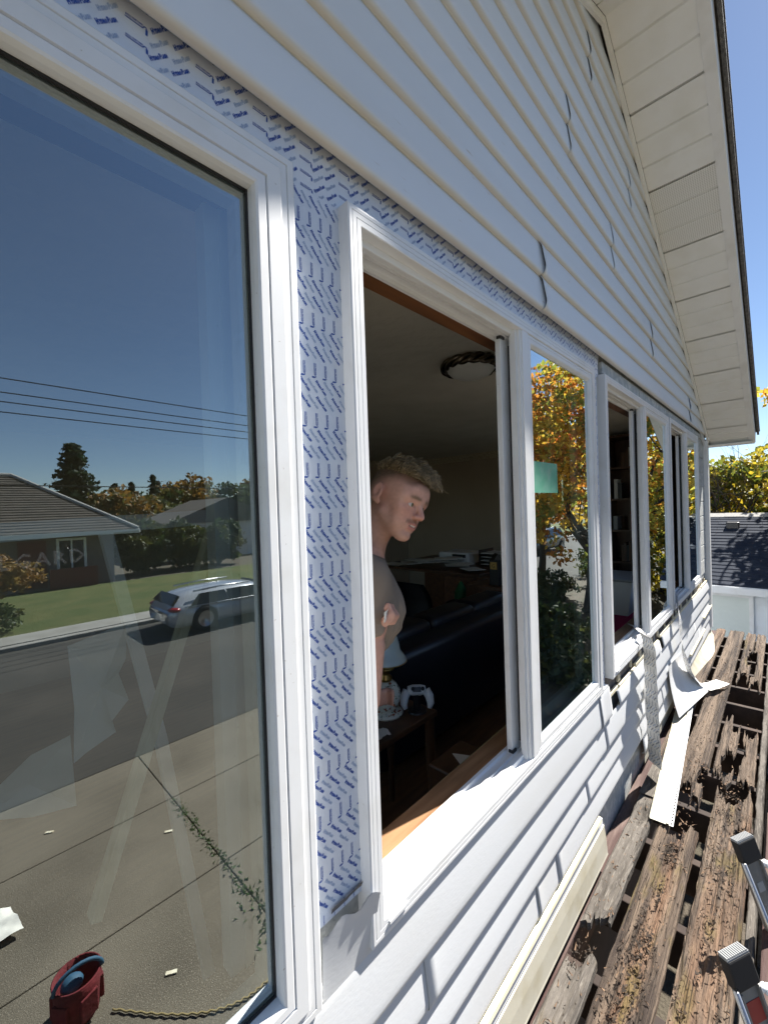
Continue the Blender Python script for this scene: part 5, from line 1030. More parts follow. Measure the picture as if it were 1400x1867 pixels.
# ---- ladder leaning against the outer edge of the deck
ld = thing('ladder', 'grey aluminium ladder with black end caps beside the deck', 'ladder', (1.84, -1.02, 0))
def lad(X_, s): return np.array([X_, (-0.497 if X_ > 2 else -0.507)-0.31*s, 1.75-s])      # s metres down the rail
ax = np.array([0.0, -0.31, -1.0]); ax /= np.linalg.norm(ax); sx_ = np.array([0.80, -0.55, 0.17]); sx_ -= ax*(sx_@ax); sx_ /= np.linalg.norm(sx_); out = np.cross(ax, sx_); out = out if out[1] < 0 else -out
for X_ in (1.56, 2.12):
    for (du, hw, hv) in ((0, 0.034, 0.004), (-0.032, 0.004, 0.016), (0.032, 0.004, 0.016)):
        mb = MB(); mb.obox(lad(X_, 0.92)+sx_*du, ax, sx_, out, 0.88, hw, hv); mb.build('rail', 'aluminium', ld, bevel=0.002)
    mb = MB(); mb.prism([(-0.042, -0.016), (0.042, -0.016), (0.042, 0.016), (0.032, 0.024), (-0.032, 0.024), (-0.042, 0.016)], lambda u, v, t: lad(X_, t)+sx_*u-out*v, 0.0, 0.075); mb.build('end_cap', 'black_rubber', ld, bevel=0.005)
    mb = MB(); mb.prism([(-0.040, -0.013), (0.040, -0.013), (0.040, 0.014), (0.030, 0.021), (-0.030, 0.021), (-0.040, 0.014)], lambda u, v, t: lad(X_, t)+sx_*u-out*v, -0.003, 0.0005); mb.build('cap_pad', 'grey_plastic', ld)
    for i in range(11): mb = MB(); mb.obox(lad(X_, -0.0045)+sx_*(-0.035+0.007*i)-out*0.003, sx_, out, ax, 0.0020, 0.015, 0.0018); mb.build('cap_rib', 'grey_plastic', ld)
    if X_ < 2:
        for s in (0.135, 0.205): mb = MB(); mb.obox(lad(X_, s), sx_, ax, out, 0.026, 0.027, 0.0055); mb.build('warning_label', 'red_paint', ld)
    else:
        for s in (0.16, 0.28): mb = MB(); mb.obox(lad(X_, s), sx_, ax, out, 0.014, 0.016, 0.0048); mb.build('rating_label', 'grey_plastic', ld)
    mb = MB(); mb.lathe([(0.0, -0.01), (0.010, -0.01), (0.010, 0.016), (0.0, 0.016)], lad(X_, 0.10)+sx_*0.046, 10, ax=sx_); mb.ball(lad(X_, 0.11)+sx_*0.066, (0.020, 0.012, 0.011)); mb.build('hinge_knob', 'white_plastic', ld, smooth=True)
    mb = MB(); mb.tube([lad(X_, 0.06)-sx_*0.050+out*0.02, lad(X_, 1.70)-sx_*0.050+out*0.10], 0.008, 8); mb.build('brace_tube', 'steel', ld, smooth=True)
for s in (0.44, 0.72, 1.00, 1.28, 1.56): mb = MB(); mb.tube([lad(1.56, s)+out*0.02, lad(2.12, s)+out*0.02], 0.016, 10); mb.build('rung', 'aluminium', ld, smooth=True)

# ================================================================== GARAGE NEXT DOOR
ga = thing('garage', 'neighbouring white garage with dark blue shingle roof', 'garage', (11.5, 3.0, -0.9))
GE, GR, GX, GRX = 1.52, 2.66, 9.35, 12.2      # eave z, ridge z, eave x, ridge x
mb = MB(); mb.box(9.65, 14.75, -0.75, 8.5, -0.95, 1.40); mb.build('wall', 'house_white', ga)
for i in range(11): z = 1.38-i*0.19; mb = MB(); mb.prism([(9.648, z), (9.632, z-0.185), (9.648, z-0.188)], lambda u, v, t: (u, t, v), -0.75, 8.5); mb.build('siding_board', 'siding', ga)
for i in range(12): 
    z = 1.38-i*0.19
nrow = 22
for side, xe in ((0, GX), (1, 2*GRX-GX)):
    for r_ in range(nrow):
        t0, t1 = r_/nrow, (r_+1.25)/nrow
        for k_ in range(14):
            y0 = -1.05+k_*0.72+(0.24 if r_ % 2 else 0); y1 = y0+0.715
            if side and k_ % 1: continue
            P0 = xe+(GRX-xe)*t0; P1 = xe+(GRX-xe)*min(1, t1); zz0 = GE+(GR-GE)*t0; zz1 = GE+(GR-GE)*min(1, t1); jit = rnd.uniform(0, 0.006)
            mb = MB(); mb.add([(P0, y0, zz0+0.036+jit), (P0, y1, zz0+0.036+jit), (P1, y1, zz1+0.022), (P1, y0, zz1+0.022), (P0, y0, zz0+0.018), (P0, y1, zz0+0.018), (P1, y1, zz1+0.010), (P1, y0, zz1+0.010)], [(0, 3, 2, 1), (4, 5, 6, 7), (0, 1, 5, 4), (1, 2, 6, 5), (2, 3, 7, 6), (3, 0, 4, 7)])
            if side == 0: mb.build('shingle', 'shingle_blue', ga)
            elif k_ == 0:
                mb = MB(); mb.add([(P0, -1.05, zz0+0.036), (P0, 9.2, zz0+0.036), (P1, 9.2, zz1+0.022), (P1, -1.05, zz1+0.022)], [(0, 1, 2, 3)]); mb.build('shingle_course', 'shingle_blue', ga)
mb = MB(); mb.prism([(GX, GE), (GRX, GR), (2*GRX-GX, GE), (2*GRX-GX, GE-0.03), (GX, GE-0.03)], lambda u, v, t: (u, t, v), -1.0, 9.1); mb.build('roof', 'shingle_blue', ga)
for k_ in range(30): mb = MB(); mb.prism([(GRX-0.17, GR-0.025), (GRX, GR+0.052), (GRX+0.17, GR-0.025), (GRX+0.17, GR-0.035), (GRX, GR+0.036), (GRX-0.17, GR-0.035)], lambda u, v, t: (u, t, v+0.005*(k_ % 2)), -1.06+k_*0.34, -1.06+k_*0.34+0.345); mb.build('ridge_cap', 'ridge_grey', ga)
mb = MB(); mb.box(GRX-0.72, GRX-0.52, 0.02, 0.24, GR-0.27, GR-0.12); mb.build('roof_vent', 'black_plastic', ga, bevel=0.02)
mb = MB(); mb.prism([(GX-0.10, GE-0.11), (GX-0.11, GE+0.012), (GX-0.10, GE+0.012), (GX-0.09, GE-0.10), (GX-0.02, GE-0.10), (GX-0.02, GE+0.012), (GX-0.005, GE+0.012), (GX-0.005, GE-0.11)], lambda u, v, t: (u, t, v), -1.02, 9.1); mb.build('gutter', 'vinyl', ga)
mb = MB(); mb.box(GX, 9.63, -1.0, 9.0, GE-0.06, GE-0.035); mb.build('eave_soffit', 'soffit', ga)
mb = MB(); mb.box(9.60, 9.631, -0.76, -0.60, -0.9, 1.44); mb.build('corner_trim', 'vinyl', ga)
gw = thing('window', None, None, None, parent=ga)
mb = MB(); mb.box(9.59, 9.626, -0.30, 1.6, 0.38, 0.46); mb.build('sill', 'vinyl', gw); mb = MB(); mb.box(9.60, 9.628, -0.25, 1.55, 0.46, 0.52); mb.box(9.60, 9.628, -0.25, -0.19, 0.52, 1.30); mb.box(9.60, 9.628, 0.62, 0.68, 0.52, 1.30); mb.box(9.60, 9.628, 1.49, 1.55, 0.52, 1.30); mb.box(9.60, 9.628, -0.25, 1.55, 1.3005, 1.36); mb.build('frame', 'vinyl', gw)
mb = MB(); mb.box(9.615, 9.629, -0.19, 0.619, 0.521, 1.2995); mb.box(9.615, 9.629, 0.681, 1.489, 0.521, 1.2995); mb.build('pane', 'film', gw)
mb = MB(); mb.tube([(9.30, -0.55, GE-0.10), (9.50, -0.55, GE-0.30), (9.56, -0.55, 1.0), (9.56, -0.55, -0.8)], 0.035, 8); mb.build('downpipe', 'vinyl', ga, smooth=True)
mb = MB(); mb.box(8.9, 9.5, 0.1, 1.2, 0.02, 0.10); mb.box(8.95, 9.45, 0.15, 1.15, -0.9, 0.02); o = mb.build('white_box', 'vinyl', bevel=0.01); tag(o, 'white ledge box standing against the garage wall', 'box')

# ================================================================== TREES
def leaf_mesh(name, centres, size, cols, material, parent=None, jitter=0.5, n_per=1, flat=0.0):
    C_ = np.asarray(centres); n_ = len(C_); r_ = NR
    a = r_.randn(n_, 3); a[:, 2] *= (1-flat); a /= np.linalg.norm(a, axis=1)[:, None]; b = r_.randn(n_, 3); b -= a*(a*b).sum(1)[:, None]; b /= np.linalg.norm(b, axis=1)[:, None]; nn = np.cross(a, b)
    s = size*(0.6+0.8*r_.rand(n_))[:, None]
    V_ = np.stack([C_-a*s, C_-b*s*0.62+nn*s*0.16, C_+a*s, C_+b*s*0.62+nn*s*0.16], 1).reshape(-1, 3); k_ = np.arange(n_)*4
    F_ = np.concatenate([np.stack([k_, k_+1, k_+2], 1), np.stack([k_, k_+2, k_+3], 1)]); c_ = np.repeat(np.asarray(cols), 4, axis=0)
    return mesh_obj(name, V_, F_, material, parent, False, ('col', c_))
def branchy(mb, p, d, L_, r_, depth, rr, tips, spread=0.55, up=0.12):
    pts = [np.array(p)]; dd_ = np.array(d, float)
    for i in range(5):
        dd_ = dd_+np.array([rr.gauss(0, .12), rr.gauss(0, .12), rr.gauss(0, .07)+up*0.2]); dd_ /= np.linalg.norm(dd_); pts.append(pts[-1]+dd_*L_/5)
    mb.tube(pts, np.linspace(r_, r_*0.6, 6), 7 if depth > 1 else 4, False)
    tips.append(pts[-1]); tips.append(pts[3])
    if depth > 0:
        for k_ in range(3 if depth > 1 else 3):
            q = pts[rr.randint(2, 5)]; nd = dd_+np.array([rr.gauss(0, spread), rr.gauss(0, spread), rr.gauss(0.05, spread*0.6)]); nd /= np.linalg.norm(nd); branchy(mb, q, nd, L_*rr.uniform(0.55, 0.8), r_*0.5, depth-1, rr, tips, spread, up)
def broad_tree(name, label, base, H_, R_, trunk_h, ncl, per, size, palette, seed, group=None, squash=1.0, csize=0.5, mat_='leaf_maple', crown_off=(0, 0), cat='tree'):
    rr = random.Random(seed); q = np.random.RandomState(seed); base = np.array(base, float)
    t_ = thing(name, label, cat, tuple(base), group); tips = []; mb = MB(); top = base+np.array([rr.gauss(0, .1), rr.gauss(0, .1), trunk_h])
    mb.tube([base, base+(top-base)*0.5+np.array([.04, .03, 0]), top], [R_*0.075, R_*0.058, R_*0.05], 10, False)
    for k_ in range(6):
        a_ = k_*1.05+rr.uniform(-.3, .3); branchy(mb, base+(top-base)*rr.uniform(0.75, 1.0), (math.cos(a_)*0.75, math.sin(a_)*0.75, rr.uniform(0.5, 1.1)), (H_-trunk_h)*0.42, R_*0.030, 2, rr, tips)
    mb.build('trunk', 'bark', t_, smooth=True)
    cz = base[2]+(trunk_h+H_)/2; cc_ = np.array([base[0]+crown_off[0], base[1]+crown_off[1], cz]); rz = (H_-trunk_h)/2*1.08
    cl_ = []
    while len(cl_) < ncl:
        v = q.randn(3); v /= np.linalg.norm(v); rad = q.uniform(0.35, 1.0)**0.6; wob = 0.80+0.42*float(fbm(np.array([v[0]*1.8+seed]), np.array([v[1]*1.8]), v[2]*1.8)[0])
        p = cc_+v*np.array([R_, R_, rz])*rad*wob
        if p[2] > base[2]+trunk_h*0.7: cl_.append(p)
    cl_ = np.array(cl_); ctr = np.repeat(cl_, per, axis=0); off = q.randn(len(ctr), 3); off /= np.linalg.norm(off, axis=1)[:, None]; off *= (q.rand(len(ctr), 1)**0.5)*csize*np.array([1, 1, 0.7]); P = ctr+off
    pal = np.array(palette); ci = q.randint(0, len(pal), ncl); cj = np.repeat(ci, per); alt = q.randint(0, len(pal), len(ctr)); cj = np.where(q.rand(len(ctr)) < 0.3, alt, cj); cols = pal[cj]*(0.7+0.6*q.rand(len(ctr), 1))
    leaf_mesh('crown', P, size, cols, mat_, t_); return t_
YEL = [(0.66, 0.42, 0.05), (0.58, 0.42, 0.06), (0.40, 0.36, 0.06), (0.24, 0.26, 0.04), (0.62, 0.26, 0.04)]
broad_tree('maple_tree', 'maple with yellow and orange autumn leaves beyond the deck', (12.4, -3.3, -0.3), 7.3, 3.1, 1.9, 330, 60, 0.080, YEL, 21, csize=0.42)
broad_tree('maple_tree', 'smaller orange red maple reflected in the fixed pane', (15.5, -6.0, -0.1), 6.9, 2.1, 2.4, 140, 50, 0.09, [(0.48, 0.12, 0.03), (0.50, 0.24, 0.04), (0.32, 0.08, 0.02), (0.45, 0.3, 0.05)], 25, csize=0.42)
HG = [(0.16, 0.19, 0.03), (0.28, 0.27, 0.04), (0.50, 0.40, 0.04), (0.10, 0.13, 0.02), (0.62, 0.46, 0.04), (0.40, 0.33, 0.04)]
for i, (x, y, h_, r_) in enumerate(((17.0, 2.6, 4.6, 2.2), (17.5, 0.2, 4.3, 2.2), (17.2, -2.2, 4.5, 2.1), (19.5, 5.5, 5.4, 2.6), (20, -0.9, 4.9, 2.2))):
    broad_tree('hedge_tree', ['dense yellow green shrub tree behind the garage ridge, left part', 'dense golden shrub tree right behind the roof vent', 'golden green shrub tree at the right picture edge behind the garage', 'taller green tree hidden farther behind the garage', 'second row golden shrub behind the garage ridge'][i], (x, y, -0.9), h_+0.9, r_, 0.7, 130, 55, 0.10, HG, 40+i, 'shrub trees behind the garage', csize=0.5, mat_='leaf_green')
# bare twigs above the hedge
bt = thing('bare_tree', 'bare leafless twigs rising above the golden shrubs', 'tree', (15.6, 0.6, -0.9)); mb = MB(); rr = random.Random(9); tips = []
mb.tube([(15.6, 0.6, -0.9), (15.6, 0.62, 1.6)], [0.06, 0.045], 8, False)
for k_ in range(11): a_ = k_*0.6; branchy(mb, (15.6, 0.62, 1.4+0.05*k_), (math.cos(a_)*0.8, math.sin(a_)*0.8, 0.9), 1.55, 0.022, 3, rr, tips, 0.6)
mb.build('branches', 'bark', bt)
def conifer(name, label, base, H_, R_, seed, group=None, dens=1.0):
    q = np.random.RandomState(seed); base = np.array(base, float); t_ = thing(name, label, 'tree', tuple(base), group)
    mb = MB(); mb.tube([base, base+np.array([0, 0, H_*0.98])], [R_*0.09, 0.02], 8, False); mb.build('trunk', 'bark', t_)
    P = []; n_ = int(150*dens)
    for k_ in range(n_):
        f_ = q.rand()**0.8; z = H_*(0.12+0.88*f_); rr_ = R_*(1-f_)**0.85*(0.65+0.6*q.rand())+0.05; a_ = q.rand()*6.28; m_ = 26
        t1 = q.rand(m_); P.append(np.stack([base[0]+np.cos(a_)*rr_*t1+q.randn(m_)*0.06*R_, base[1]+np.sin(a_)*rr_*t1+q.randn(m_)*0.06*R_, base[2]+z-0.35*rr_*t1+q.randn(m_)*0.08], 1))
    P = np.concatenate(P); cols = np.array([(0.030, 0.050, 0.026)])*(0.5+q.rand(len(P), 1)); leaf_mesh('crown', P, 0.12*max(1, R_/2), cols, 'leaf_green', t_, flat=0.5)
conifer('conifer', 'tall dark conifer rising over the opposite roof', (7.1, -40, 0), 8.9, 3.3, 3, dens=1.5)
for i, (x, y, h_, r_) in enumerate(((11.6, -47, 6.3, 1.5), (13.6, -49, 6.6, 1.4), (16.0, -50, 7.5, 1.6), (8.7, -45, 6.4, 2.2), (18.5, -56, 7.3, 1.4))):
    conifer('conifer', ['short conifer next to the tall one, reflected', 'thin conifer in the middle of the reflected tree line', 'pointed conifer left of the round orange tree', 'broad low conifer just behind the tall one', 'distant small conifer right of the pointed one'][i], (x, y, 0), h_, r_, 60+i, 'conifers of the far tree line')
DG = [(0.05, 0.075, 0.02), (0.035, 0.055, 0.016), (0.08, 0.085, 0.02)]
OG = [(0.22, 0.12, 0.03), (0.16, 0.13, 0.03), (0.30, 0.16, 0.03), (0.10, 0.10, 0.025)]
broad_tree('round_tree', 'round orange tinted tree in the reflected tree line', (17.6, -44, 0), 6.7, 3.2, 1.2, 110, 45, 0.22, OG, 70, 'broad trees of the far tree line', csize=0.9, mat_='leaf_green')
for i, (x, y, h_, r_, pl_) in enumerate(((22.5, -44, 6.4, 3.0, DG), (13.5, -42, 4.9, 3.4, DG), (9.8, -38, 4.9, 3.0, OG), (27, -46, 7.2, 3.4, OG), (32, -42, 6.4, 3.6, DG), (38, -40, 7.4, 3.6, OG), (4, -48, 5.6, 3.2, DG), (-2, -46, 5.8, 3.2, DG))):
    broad_tree('round_tree', ['dark broad tree right of the orange one in the reflection', 'low dark bushy tree below the conifers', 'brownish tree beside the tall conifer', 'orange broad tree farther right along the street', 'green broad tree farther right behind the opposite lawns', 'rust coloured broad tree at the end of the street', 'green broad tree behind the opposite house', 'green broad tree far left behind the opposite house'][i], (x, y, 0), h_, r_, 1.0, 90, 40, 0.22, pl_, 80+i, 'broad trees of the far tree line', csize=0.9, mat_='leaf_green')
# dark hedge beside the opposite house, and the rust coloured shrub on its lawn
for i, (x, y, h_, r_) in enumerate(((7.2, -24.2, 2.7, 1.3), (9.2, -24.6, 2.9, 1.5), (11.4, -24.3, 2.6, 1.4))):
    broad_tree('hedge_bush', ['dark bush beside the opposite house corner', 'dark bush in the middle behind the parked car', 'dark bush at the right behind the parked car'][i], (x, y, 0), h_, r_, 0.3, 70, 45, 0.14, DG, 100+i, 'dark bushes across the street', csize=0.45, mat_='leaf_green', cat='bush')
broad_tree('rust_shrub', 'clipped rust coloured shrub tree on the opposite lawn', (0.9, -17.0, 0.1), 1.75, 1.2, 0.75, 90, 45, 0.07, [(0.25, 0.13, 0.03), (0.18, 0.12, 0.03), (0.30, 0.19, 0.05)], 110, csize=0.25, mat_='leaf_green', cat='shrub')
broad_tree('low_shrub', 'low round green shrub near the opposite pavement', (0.6, -14.6, 0.1), 0.7, 0.75, 0.1, 50, 45, 0.05, DG, 111, csize=0.2, mat_='leaf_green', cat='shrub')

for i, (x, y, h_, r_) in enumerate(((9.2, -3.2, 0.9, 0.8), (10.6, -4.6, 1.1, 0.9), (13.2, -4.9, 1.0, 0.9), (7.4, -2.2, 0.6, 0.6), (16.4, -3.8, 1.2, 1.0), (8.4, -5.0, 0.5, 0.6), (18.5, -4.6, 1.6, 1.2), (21, -5.0, 1.8, 1.3), (24, -5.0, 1.7, 1.3))):
    broad_tree('garden_shrub', ['dark shrub nearest the trunk of the yellow maple', 'dark shrub by the pavement under the maple', 'dark shrub behind the maple trunk', 'small dark shrub past the end of the driveway', 'tall dark shrub farthest along the garden bed', 'lowest dark shrub at the driveway edge', 'first of the three tall shrubs past the maples', 'middle one of the three tall shrubs past the maples', 'last of the three tall shrubs past the maples'][i], (x, y, -0.1), h_, r_, 0.1, 50, 40, 0.06, DG, 130+i, 'dark shrubs in the front garden', csize=0.25, mat_='leaf_green', cat='shrub')
# ================================================================== OPPOSITE HOUSE
oh = thing('hip_roof_house', 'low brown hip roof house across the street with red door', 'house', (-4, -26, 0))
hx0, hx1, hy0, hy1 = -16.0, 6.4, -30.5, -21.9; ez, rz_ = 2.45, 5.2; rx1 = 2.2; ry = -26.2
mb = MB(); mb.box(hx0+0.6, hx1-0.9, hy0+0.6, hy1-0.7, 0, 2.5); mb.build('wall', 'house_paint', oh)
nr = 24
for face in ('front', 'right', 'back'):
    for r_ in range(nr):
        t0, t1 = r_/nr, (r_+1.2)/nr; t1 = min(1, t1)
        def pt(t, end):
            z = ez+(rz_-ez)*t
            if face == 'front': y = hy1+(ry-hy1)*t; x = hx0+4.2*t if end == 0 else hx1+(rx1-hx1)*t
            elif face == 'back': y = hy0+(ry-hy0)*t; x = hx1+(rx1-hx1)*t if end == 0 else hx0+4.2*t
            else: x = hx1+(rx1-hx1)*t; y = hy1+(ry-hy1)*t if end == 0 else hy0+(ry-hy0)*t
            return np.array([x, y, z])
        up_ = np.array([0, 0, 0.07]); a0, a1, b0, b1 = pt(t0, 0), pt(t0, 1), pt(t1, 0), pt(t1, 1)
        mb = MB(); mb.add([a0+up_, a1+up_, b1+up_*0.3, b0+up_*0.3, a0, a1, b1, b0], [(0, 1, 2, 3), (7, 6, 5, 4), (0, 4, 5, 1)]); mb.build('tile_course', 'shingle_brown', oh)
for a, b in (((hx1, hy1, ez), (rx1, ry, rz_)), ((hx1, hy0, ez), (rx1, ry, rz_)), ((rx1, ry, rz_), (hx0+4.2, ry, rz_))): mb = MB(); mb.tube([np.array(a)+[0, 0, .06], np.array(b)+[0, 0, .06]], 0.10, 8); mb.build('ridge_tile', 'ridge_grey', oh)
mb = MB(); mb.box(hx0, hx1, hy1-0.03, hy1+0.10, ez-0.16, ez+0.02); mb.box(hx1-0.03, hx1+0.10, hy0, hy1-0.031, ez-0.16, ez+0.02); mb.build('gutter', 'house_white', oh)
mb = MB(); mb.box(hx0, hx1, hy0, hy1, ez-0.05, ez-0.02); mb.build('eave_soffit', 'house_white', oh)
do = thing('door', None, None, None, parent=oh)
mb = MB(); mb.box(2.0, 2.95, -22.6, -22.54, 0.1, 2.15); mb.build('leaf', 'door_red', do); mb = MB(); mb.ball((2.85, -22.5, 1.1), 0.05); mb.build('handle', 'brass', do)
for (a, b, c, d) in ((3.4, 4.3, 0.7, 2.1), (-1.4, 0.8, 0.7, 2.1), (-6, -3.5, 0.6, 2.1)):
    wn = thing('window', None, None, None, parent=oh); mb = MB(); mb.box(a-.1, a, -22.6, -22.5, c-.1, d+.1); mb.box(b, b+.1, -22.6, -22.5, c-.1, d+.1); mb.box(a, b, -22.6, -22.5, c-.1, c); mb.box(a, b, -22.6, -22.5, d, d+.1); mb.box((a+b)/2-.03, (a+b)/2+.03, -22.6, -22.52, c, d); mb.build('frame', 'house_white', wn); mb = MB(); mb.box(a, b, -22.598, -22.56, c, d); mb.build('pane', 'car_glass', wn)
mb = MB(); mb.box(2.9, 4.6, -21.6, -21.5, 0.05, 0.95); o = mb.build('red_fence_panel', 'door_red'); tag(o, 'low dark red panel before the opposite house', 'panel')
rh = thing('gable_house', 'pale low house farther along the opposite side', 'house', (13.5, -31, 0)); mb = MB(); mb.box(10, 17.5, -34, -28, 0, 2.5); mb.build('wall', 'house_white', rh); mb = MB(); mb.prism([(9.7, 2.5), (18, 2.5), (13.8, 4.2)], lambda u, v, t: (u, t, v), -34.3, -27.7); mb.build('roof', 'shingle_brown', rh)
for (x, y) in ((30, -17), (44, -20), (-22, -24)):
    lab = {30: 'grey house with brown roof reflected far along the street', 44: 'farthest pale house at the end of the street', -22: 'pale house left of the hip roof house'}[x]
    rh = thing('gable_house', lab, 'house', (x, y-4, 0), 'far houses'); mb = MB(); mb.box(x-4, x+4, y-7, y-1, 0, 2.6); mb.build('wall', 'house_white' if x != 30 else 'house_paint', rh); mb = MB(); mb.prism([(y-7.4, 2.55), (y-0.6, 2.55), (y-4, 4.5)], lambda u, v, t: (t, u, v), x-4.4, x+4.4); mb.build('roof', 'shingle_brown', rh)
    for k_ in (-2.5, 1.0): mb = MB(); mb.box(x+k_, x+k_+1.5, y-1.02, y-0.97, 0.9, 2.1); mb.build('window', 'car_glass', rh)
mb = MB(); mb.box(22.0, 22.15, -24, -14, 0, 1.7); o = mb.build('board_fence', 'house_paint'); tag(o, 'grey brown board fence between the far lawns', 'fence')

# ================================================================== CARS
def car(label, loc, flip, paint, group='cars parked on the street', Hs=1.0):
    """length along x, rear at -x when flip=1"""
    t_ = thing('parked_car', label, 'car', tuple(loc), group); lx, ly, lz = loc
    st_ = [(-2.25, .42, .78, .80, .70, .62), (-2.18, .30, .98, 1.02, .84, .66), (-1.98, .26, 1.00, 1.32, .90, .60), (-1.60, .26, .99, 1.46, .91, .62), (-0.8, .26, .97, 1.52, .92, .64), (-0.1, .26, .95, 1.50, .92, .64), (0.35, .26, .94, 1.42, .92, .62), (0.95, .26, .92, 1.02, .91, .60), (1.3, .26, .90, .93, .90, .66), (1.9, .27, .82, .84, .86, .64), (2.18, .32, .72, .74, .78, .58), (2.28, .42, .62, .64, .66, .50)]
    rows = []
    for x, zb, zbelt, zt, wb_, wt in st_:
        ring = [(wb_*0.88, zb), (wb_*0.99, zb+0.12), (wb_, (zb+zbelt)/2+0.05), (wb_*0.97, zbelt), (wt*1.08 if zt-zbelt > .2 else wb_*0.86, zbelt+(zt-zbelt)*0.55), (wt if zt-zbelt > .2 else wb_*0.7, zbelt+(zt-zbelt)*0.93), (0.25*wt, zt+0.01), (0, zt+0.015)]
        rows.append([(x*flip, y, z*Hs) for y, z in ring]+[(x*flip, -y, z*Hs) for y, z in ring[-2::-1]])
    P = np.array(rows)+np.array(loc); mb = MB(); mb.grid(P); n_ = P.shape[1]; mb.f.append(tuple(range(n_))); mb.f.append(tuple((len(st_)-1)*n_+i for i in range(n_))[::-1])
    o = mb.build('body', paint, t_, smooth=True); sb = o.modifiers.new('s', 'SUBSURF'); sb.levels = sb.render_levels = 1
    for s in (1, -1):
        for (xa, xb, xc, xd) in ((-1.75, -0.75, -0.75, -1.45), (-0.70, 0.72, 0.12, -0.70)):
            mb = MB(); yb, yt = 0.905*s, 0.72*s; zb_ = 1.02*Hs; zt_ = 1.36*Hs; q = [(xa*flip, yb, zb_), (xb*flip, yb, zb_), (xc*flip, yt, zt_), (xd*flip, yt, zt_)]; mb.add([np.array(p)+loc+np.array([0, 0.012*s, 0]) for p in q]+[np.array(p)+loc-np.array([0, 0.02*s, 0]) for p in q], [(0, 1, 2, 3), (4, 5, 6, 7), (0, 1, 5, 4), (1, 2, 6, 5), (2, 3, 7, 6), (3, 0, 4, 7)]); mb.build('side_window', 'car_glass', t_)
        mb = MB(); mb.tube([np.array([x*flip, y*s, z*Hs])+loc for x, y, z in ((-1.6, .70, 1.47), (-0.8, .715, 1.53), (0.0, .705, 1.51))], 0.022, 6); mb.build('roof_rail', 'steel', t_, smooth=True)
        mb = MB(); mb.tube([np.array([x*flip, y*s, z*Hs])+loc for x, y, z in ((-1.9, .90, .99), (-0.8, .925, .975), (0.4, .925, .95), (1.0, .91, .93))], 0.018, 6); mb.build('belt_trim', 'steel', t_, smooth=True)
        mb = MB(); mb.ball(np.array([0.62*flip, 0.99*s, 1.0*Hs])+loc, (0.11, 0.08, 0.07)); mb.build('mirror', paint, t_, smooth=True)
        mb = MB(); mb.ball(np.array([-2.08*flip, 0.70*s, 0.92*Hs])+loc, (0.16, 0.20, 0.07)); mb.build('tail_light', 'tail_red', t_, smooth=True)
        mb = MB(); mb.ball(np.array([2.12*flip, 0.58*s, 0.70*Hs])+loc, (0.14, 0.18, 0.06)); mb.build('headlight', 'lamp_clear', t_, smooth=True)
        for xw_ in (-1.38, 1.38):
            wh = thing('wheel', None, None, None, parent=t_); c_ = np.array([xw_*flip, 0.84*s, 0.335])+loc
            mb = MB(); mb.lathe([(0.21, -0.11), (0.32, -0.11), (0.335, -0.08), (0.335, 0.08), (0.32, 0.11), (0.21, 0.11)], c_, 24, ax=(0, 1, 0)); mb.build('tyre', 'tyre', wh, smooth=True); mb = MB(); mb.lathe([(0.0, 0.07), (0.21, 0.09), (0.22, 0.10), (0.22, -0.1), (0, -0.1)], c_, 20, ax=(0, s, 0)); mb.build('rim', 'steel', wh, smooth=True)
    for (xa, za, wa_, xb, zb_, wb2) in ((-2.13, 1.06, .70, -1.93, 1.36, .58), (0.98, 1.03, .70, 0.42, 1.40, .58)):
        mb = MB(); sg = -1 if xa < 0 else 1; q = [(xa*flip, -wa_, za*Hs), (xa*flip, wa_, za*Hs), (xb*flip, wb2, zb_*Hs), (xb*flip, -wb2, zb_*Hs)]; off_ = np.array([0.03*sg*flip, 0, 0.02]); mb.add([np.array(p)+loc+off_ for p in q]+[np.array(p)+loc-off_ for p in q], [(0, 1, 2, 3), (4, 5, 6, 7), (0, 1, 5, 4), (1, 2, 6, 5), (2, 3, 7, 6), (3, 0, 4, 7)]); mb.build('windscreen', 'car_glass', t_)
    return t_
car('silver car parked at the opposite kerb', (6.05, -11.35, -0.012), 1, 'car_silver', Hs=0.72)
car('dark car parked farther along the street in the fixed pane', (25.5, -10.4, -0.012), -1, 'car_dark')
car('silver car standing under the maple', (15.2, -8.0, -0.012), 1, 'car_silver')
# ================================================================== POWER LINES
for i, x in enumerate((-26, 34)):
    pp = thing('utility_pole', ['wooden utility pole far left carrying the street wires', 'wooden utility pole far right carrying the street wires'][i], 'pole', (x, -9.0-4.2, 0), 'utility poles'); mb = MB(); mb.tube([(x, -13.2, 0), (x, -13.2, 7.4)], [0.15, 0.10], 10); mb.build('shaft', 'pole_wood', pp, smooth=True); mb = MB(); mb.box(x-.06, x+.06, -14.2, -12.2, 6.7, 6.85); mb.build('crossarm', 'pole_wood', pp)
for i, (y, za, zb) in enumerate(((-12.4, 7.0, 6.55), (-12.75, 6.75, 6.3), (-13.1, 6.6, 6.15), (-13.5, 6.4, 6.0), (-13.2, 4.4, 4.3))):
    t1 = np.linspace(0, 1, 40); pts = np.stack([-26+60*t1, np.full(40, y), za+(zb-za)*t1-0.55*4*t1*(1-t1)*0.9+0.1], 1); mb = MB(); mb.tube(pts, 0.014, 5, False); o = mb.build('power_line', 'wire'); tag(o, ['topmost of the four street wires', 'second street wire from the top', 'third street wire from the top', 'fourth street wire from the top', 'single lower wire crossing before the tree tops'][i], 'wire', 'wires over the street')
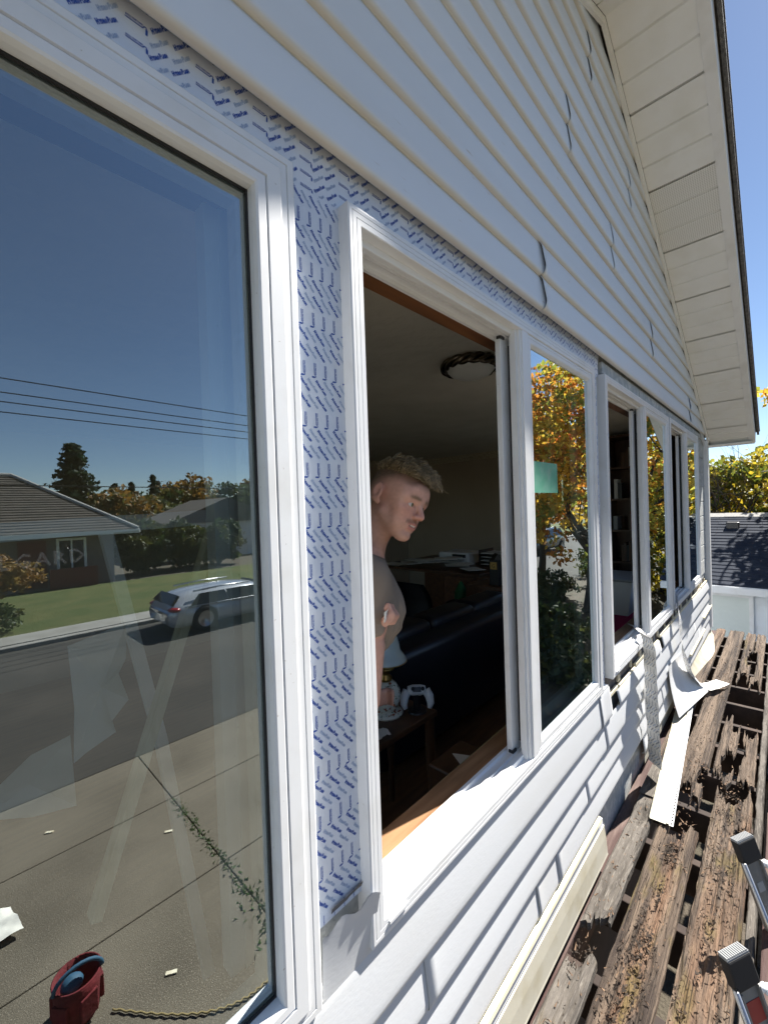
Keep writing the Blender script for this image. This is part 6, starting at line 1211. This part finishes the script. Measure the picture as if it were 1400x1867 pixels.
# ================================================================== THINGS ON THE DRIVEWAY
bk_ = thing('tool_bucket', 'dark red canvas tool bucket on the driveway', 'bucket', (0.47, -2.55, 0))
mb = MB(); mb.lathe([(0.0, 0.005), (0.105, 0.0), (0.115, 0.02), (0.122, 0.16), (0.130, 0.25), (0.122, 0.253), (0.112, 0.16), (0.10, 0.03), (0, 0.03)], (0.47, -2.55, 0), 26); mb.build('sack', 'red_canvas', bk_, smooth=True)
mb = MB(); mb.tube([(0.47+0.125*math.cos(a), -2.55+0.05, 0.25+0.09*math.sin(a)) for a in np.linspace(0, math.pi, 12)], 0.012, 8); mb.build('handle', 'blue_cloth', bk_, smooth=True)
for i in range(5): a = i*1.25; mb = MB(); mb.obox((0.47+0.120*math.cos(a), -2.55+0.120*math.sin(a), 0.11), (-math.sin(a), math.cos(a), 0), (0, 0, 1), (math.cos(a), math.sin(a), 0.1), 0.05, 0.07, 0.012); mb.build('pocket', 'red_canvas', bk_, bevel=0.006)
mb = MB(); mb.ball((0.44, -2.52, 0.235), (0.06, 0.055, 0.045)); mb.build('rag', 'blue_cloth', bk_, smooth=True)
t1 = np.linspace(0, 1, 160); pts = np.stack([0.62+1.15*t1, -2.40+0.35*np.sin(t1*3.2)+0.42*t1+0.006*np.sin(t1*170), np.full(160, 0.012)], 1); mb = MB(); mb.tube(pts, 0.006, 6); o = mb.build('rope', 'rope', smooth=True); tag(o, 'thin tan rope lying wavy across the driveway', 'rope')
a_ = np.linspace(0, 1, 14); X, Y = np.meshgrid(a_, a_); mb = MB(); P = np.stack([-0.10+0.35*X+0.05*Y, -3.78+0.32*Y, 0.01+0.10*fbm(X*4, Y*4, 3.0)], -1); mb.grid(P); o = mb.build('plastic_sheet', 'paper', smooth=True); tag(o, 'crumpled white plastic sheet lying on the driveway', 'sheet')
for i, (x, y) in enumerate(((0.95, -2.35), (1.4, -3.7), (0.6, -4.6))): mb = MB(); mb.obox((x, y, 0.006), (0.8, 0.5, 0), (-0.5, 0.8, 0), (0, 0, 1), 0.035, 0.012, 0.004); o = mb.build('wood_scrap', 'lumber'); tag(o, ['pale wood scrap on the driveway near the red bucket', 'pale wood scrap by the weedy joint', 'pale wood scrap near the street edge'][i], 'scrap')
